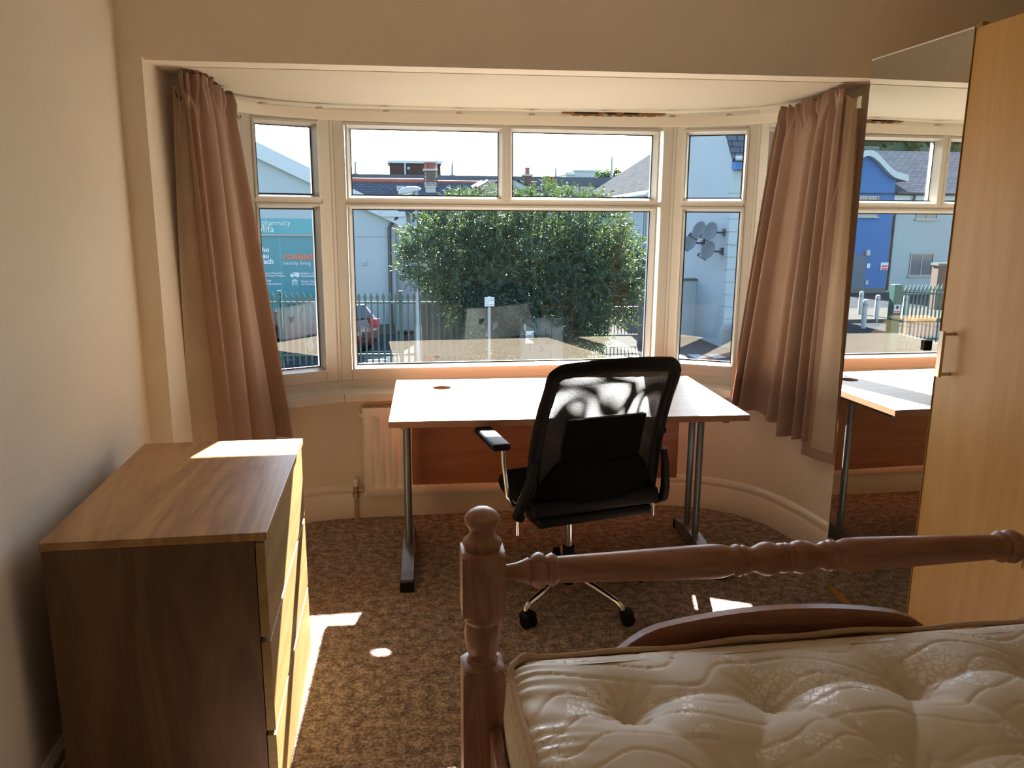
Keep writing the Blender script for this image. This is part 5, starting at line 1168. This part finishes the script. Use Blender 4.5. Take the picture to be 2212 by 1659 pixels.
me = bpy.data.meshes.new('foliage'); me.from_pydata(lv, [], lf); me.materials.append(M['leaf']); fo = link('foliage', me, bu); fo['kind'] = 'stuff'
tw = twigs.build('twigs', M['bark'], bu, fix=False); tw['kind'] = 'stuff'
for k in range(9):
    u, v, r = blobs[k]; c = at(u, v, 18.9)-base; s0 = Vector((rnd.uniform(-0.3, 0.3), rnd.uniform(-0.2, 0.2), 0))
    MB().tube([s0, s0.lerp(c, 0.4)+Vector((0, 0, 0.2)), s0.lerp(c, 0.8), c], [0.07, 0.05, 0.03, 0.012], 7).build('branch', M['bark'], bu, smooth=60)

# ------------------------------------------------------------------ far trees
def tree(label, x, y, z0, r, h, seed, m='leaf2'):
    rn = random.Random(seed); t = thing('distant_tree', label, 'tree', (x, y, z0), group='far trees beyond the buildings'); V, F = [], []
    for k in range(1500):
        q = Vector((rn.gauss(0, 1), rn.gauss(0, 1), rn.gauss(0, 1))).normalized(); s = 1 + 0.22*noise.noise(q*2.3+Vector((seed, 0, 0)))
        p = Vector((q.x*r*s, q.y*r*s, h*0.62+q.z*h*0.40*s))*1.0; a = rn.uniform(0.16, 0.30)*r/2.6
        e1 = Vector((rn.gauss(0, 1), rn.gauss(0, 1), rn.gauss(0, 1))).normalized()*a*1.6; e2 = e1.cross(q).normalized()*a
        o = len(V); V += [tuple(p-e1), tuple(p+e2), tuple(p+e1), tuple(p-e2)]; F.append((o, o+1, o+2, o+3))
    b = MB(); b.grid(lambda u, v: Vector((0.82*r*math.cos(u*6.2832)*math.sin(v*3.1416), 0.82*r*math.sin(u*6.2832)*math.sin(v*3.1416), h*0.62+0.34*h*math.cos(v*3.1416))), 14, 9); b.v += []; o = len(b.v); b.v += V; b.f += [tuple(i+o for i in f) for f in F]
    c = b.build('crown', M[m], t, fix=False); MB().tube([(0, 0, 0), (0, 0, h*0.5)], [0.06*h, 0.04*h], 8).build('trunk', M['bark'], t)
    return t
# blue and white buildings across the car park (seen in the wardrobe mirror)
BY = 38.4
bb = thing('blue_gabled_building', 'bright blue building with curved white gable board reflected in the mirror', 'building')
apB = flip(at(1870, 333, BY)); eB = flip(at(1936, 383, BY)); hwB = apB.x-eB.x
def gcurve(t): return apB.z + (eB.z-apB.z)*(t*t*(3-2*t))*0.92 + (eB.z-apB.z)*0.08*t
pts = [(apB.x-hwB*1.0*k/12, gcurve(k/12)) for k in range(13)]; ptsR = [(apB.x+hwB*k/12, gcurve(k/12)) for k in range(13)]
MB().prism([(eB.x, GZ)] + pts[::-1] + ptsR[1:] + [(apB.x+hwB, GZ)], 8, XZ(BY)).build('wall', M['blue'], bb)
for P, s in ((pts, -1), (ptsR, 1)):
    q = P + [(P[-1][0]+s*0.5, P[-1][1]-0.12)]
    MB().prism([(x, z+0.22) for x, z in q] + [(x, z-0.10) for x, z in q[::-1]], 8.4, XZ(BY-0.3)).build('gable_board', M['barge'], bb)
MB().bbox(apB.x-0.5, apB.x+0.5, BY-0.35, BY+8, apB.z+0.18, apB.z+0.34, 0.03).build('ridge_cap', M['cab'], bb)
a_, c_ = flip(at(1894, 468, BY)), flip(at(1856, 423, BY)); far_window(bb, a_.x, c_.x, a_.z, c_.z, BY, M['galv'], M['farglass'], True, 1)
a_, c_ = flip(at(1863, 632, BY)), flip(at(1838, 549, BY)); dr_ = MB().box(a_.x, c_.x, BY-0.05, BY+0.02, GZ+0.05, c_.z).build('door', M['doorgrey'], bb)
MB().tube([(a_.x+0.12, BY-0.10, GZ+1.0), (a_.x+0.12, BY-0.10, GZ+1.2)], 0.02, 6).build('handle', M['galv'], dr_)
def plate(parent, nm, u0, u1, v0, v1, m, d=0.05):
    a_, c_ = flip(at(u1, v1, BY)), flip(at(u0, v0, BY)); return MB().bbox(min(a_.x, c_.x), max(a_.x, c_.x), BY-d, BY, a_.z, c_.z, 0.008).build(nm, m, parent), a_, c_
plate(bb, 'wall_lamp', 1869, 1876, 540, 552, M['lampgrey'], 0.15); plate(bb, 'notice', 1872, 1878, 569, 579, M['inkwhite']); plate(bb, 'socket_box', 1869, 1874, 605, 615, M['lampgrey'])
n_, a_, c_ = plate(bb, 'warning_sign', 1902, 1917, 567, 583, M['inkwhite'])
for v0, v1 in ((573, 577), (578.5, 582)): plate(n_, 'red_band', 1903, 1916, v0, v1, M['red'], 0.055)
MB().box(eB.x+0.0, apB.x+hwB, BY-0.06, BY+0.02, GZ, GZ+0.25).build('plinth', M['cab'], bb)
ww = thing('white_wing_building', 'pale building with long slate roof beside the blue gable in the mirror', 'building')
WX0, WX1 = -44.0, eB.x-0.02; zev, zrg = flip(at(1990, 418, BY+0.3)).z, flip(at(1990, 327, BY+5)).z
MB().box(WX0, WX1, BY+0.3, BY+9.7, GZ, zev).build('wall', M['render'], ww)
o = MB(); o.add([(WX0, BY-0.1, zev-0.05), (WX1+4, BY-0.1, zev-0.05), (WX1+4, BY+5, zrg), (WX0, BY+5, zrg), (WX1+4, BY+10.1, zev-0.05), (WX0, BY+10.1, zev-0.05)], [(0, 1, 2, 3), (3, 2, 4, 5), (0, 5, 4, 1), (0, 3, 5), (1, 4, 2)])
r_ = o.build('roof', M['slate'], ww); uv_planar(r_, (1, 0, 0), (0, 0.87, 0.5))
MB().tube([(WX0, BY-0.15, zev-0.02), (WX1, BY-0.15, zev-0.02)], 0.08, 8).build('gutter', M['blackmetal'], ww, smooth=60)
MB().box(WX0, WX1, BY+0.0, BY+0.3, zev-0.35, zev-0.06).build('fascia', M['barge'], ww)
x_ = WX1-0.25; MB().tube([(x_-0.8, BY-0.12, zev-0.1), (x_-0.75, BY-0.1, zev-0.45), (x_-0.05, BY+0.15, zev-0.9), (x_, BY+0.2, zev-1.2), (x_, BY+0.2, GZ+0.1)], 0.06, 8).build('downpipe', M['blackmetal'], ww, smooth=60)
WYw = BY+0.3
for (u0, u1, v0, v1) in ((1967, 2012, 547, 596), (1983, 2024, 425, 474), (2075, 2120, 425, 474), (2075, 2120, 547, 596)):
    a_, c_ = flip(at(u1, v1, WYw)), flip(at(u0, v0, WYw)); far_window(ww, a_.x, c_.x, a_.z, c_.z, WYw, M['galv'], M['farglass'], True, 1)
a_, c_ = flip(at(2090, 640, 30)), flip(at(2028, 574, 30)); rb = thing('red_brick_pier', 'red brick pier beyond the reflected palisade gate', 'pier', ((a_.x+c_.x)/2, 30, GZ))
wdt = abs(c_.x-a_.x)/2; MB().box(-wdt, wdt, 0, 0.4, 0, c_.z-GZ).build('brickwork', M['brick'], rb); MB().box(-wdt-0.05, wdt+0.05, -0.05, 0.45, c_.z-GZ, c_.z-GZ+0.10).build('coping', M['cab'], rb)
# palisade gate in the mirror
m0, m1 = (-10.9, 21.1), (-15.0, 22.0)
palisade('green palisade gate reflected in the mirror', m1, m0, 1.92, 0.153, (0.1,))
mp_ = thing('green_gate_post', 'thick green gate post with small sign reflected in the mirror', 'post', (-10.85, 21.1, GZ))
MB().bbox(-0.12, 0.12, -0.12, 0.12, 0, 1.95, 0.01).build('shaft', M['green'], mp_)
sg_ = MB().box(-0.09, 0.09, -0.14, -0.12, 1.15, 1.38).build('small_sign', M['inkwhite'], mp_); MB().box(-0.08, 0.08, -0.145, -0.14, 1.16, 1.21).build('red_band', M['red'], sg_)
MB().lathe([(0.055, 0), (0.055, 0.006)], 16, Matrix.Translation((0, -0.14, 1.305)) @ Matrix.Rotation(R(90), 4, 'X')).build('disc', M['blackmetal'], sg_)
bo = None
for i, (u, v, lab) in enumerate(((1857, 680, 'white bollard in the mirror closest to the wardrobe edge'), (1865, 703, 'white bollard in the mirror nearest the street'), (1892, 690, 'white bollard in the mirror between the wardrobe edge and the green post'), (1952, 690, 'white bollard in the mirror behind the green pickets'))):
    p = flip(atz(u, v, GZ+0.10)); t = thing('bollard', lab, 'bollard', (p.x, p.y, GZ), group='white bollards in the mirror')
    MB().lathe([(0.085, 0), (0.085, 0.95), (0.07, 1.0), (0.02, 1.02)], 14).build('shaft', M['lampgrey'], t, smooth=40); MB().lathe([(0.087, 0.80), (0.087, 0.88)], 14).build('band', M['galv'], t, smooth=40)
for i, (x, y, r, h, lab) in enumerate(((-28, 60, 4.5, 12.0, 'bushy tree above the reflected slate roof beside the blue gable'), (-35, 61, 5.0, 12.6, 'bushy tree above the middle of the reflected slate roof'), (-42, 62, 5.0, 12.2, 'bushy tree above the far end of the reflected slate roof'), (-49, 62, 5.5, 12.6, 'bushy tree past the end of the reflected slate roof'))):
    tree(lab, x, y, GZ, r, h, 21+i)
for i, (u, vt, lab) in enumerate(((1305, 367, 'small round tree on the skyline beside the tall mast'), (1330, 372, 'small round tree on the skyline next to the white building roof'))):
    p = at(u, vt, 110); tree(lab, p.x, 110, GZ, 1.6, p.z-GZ, 31+i)
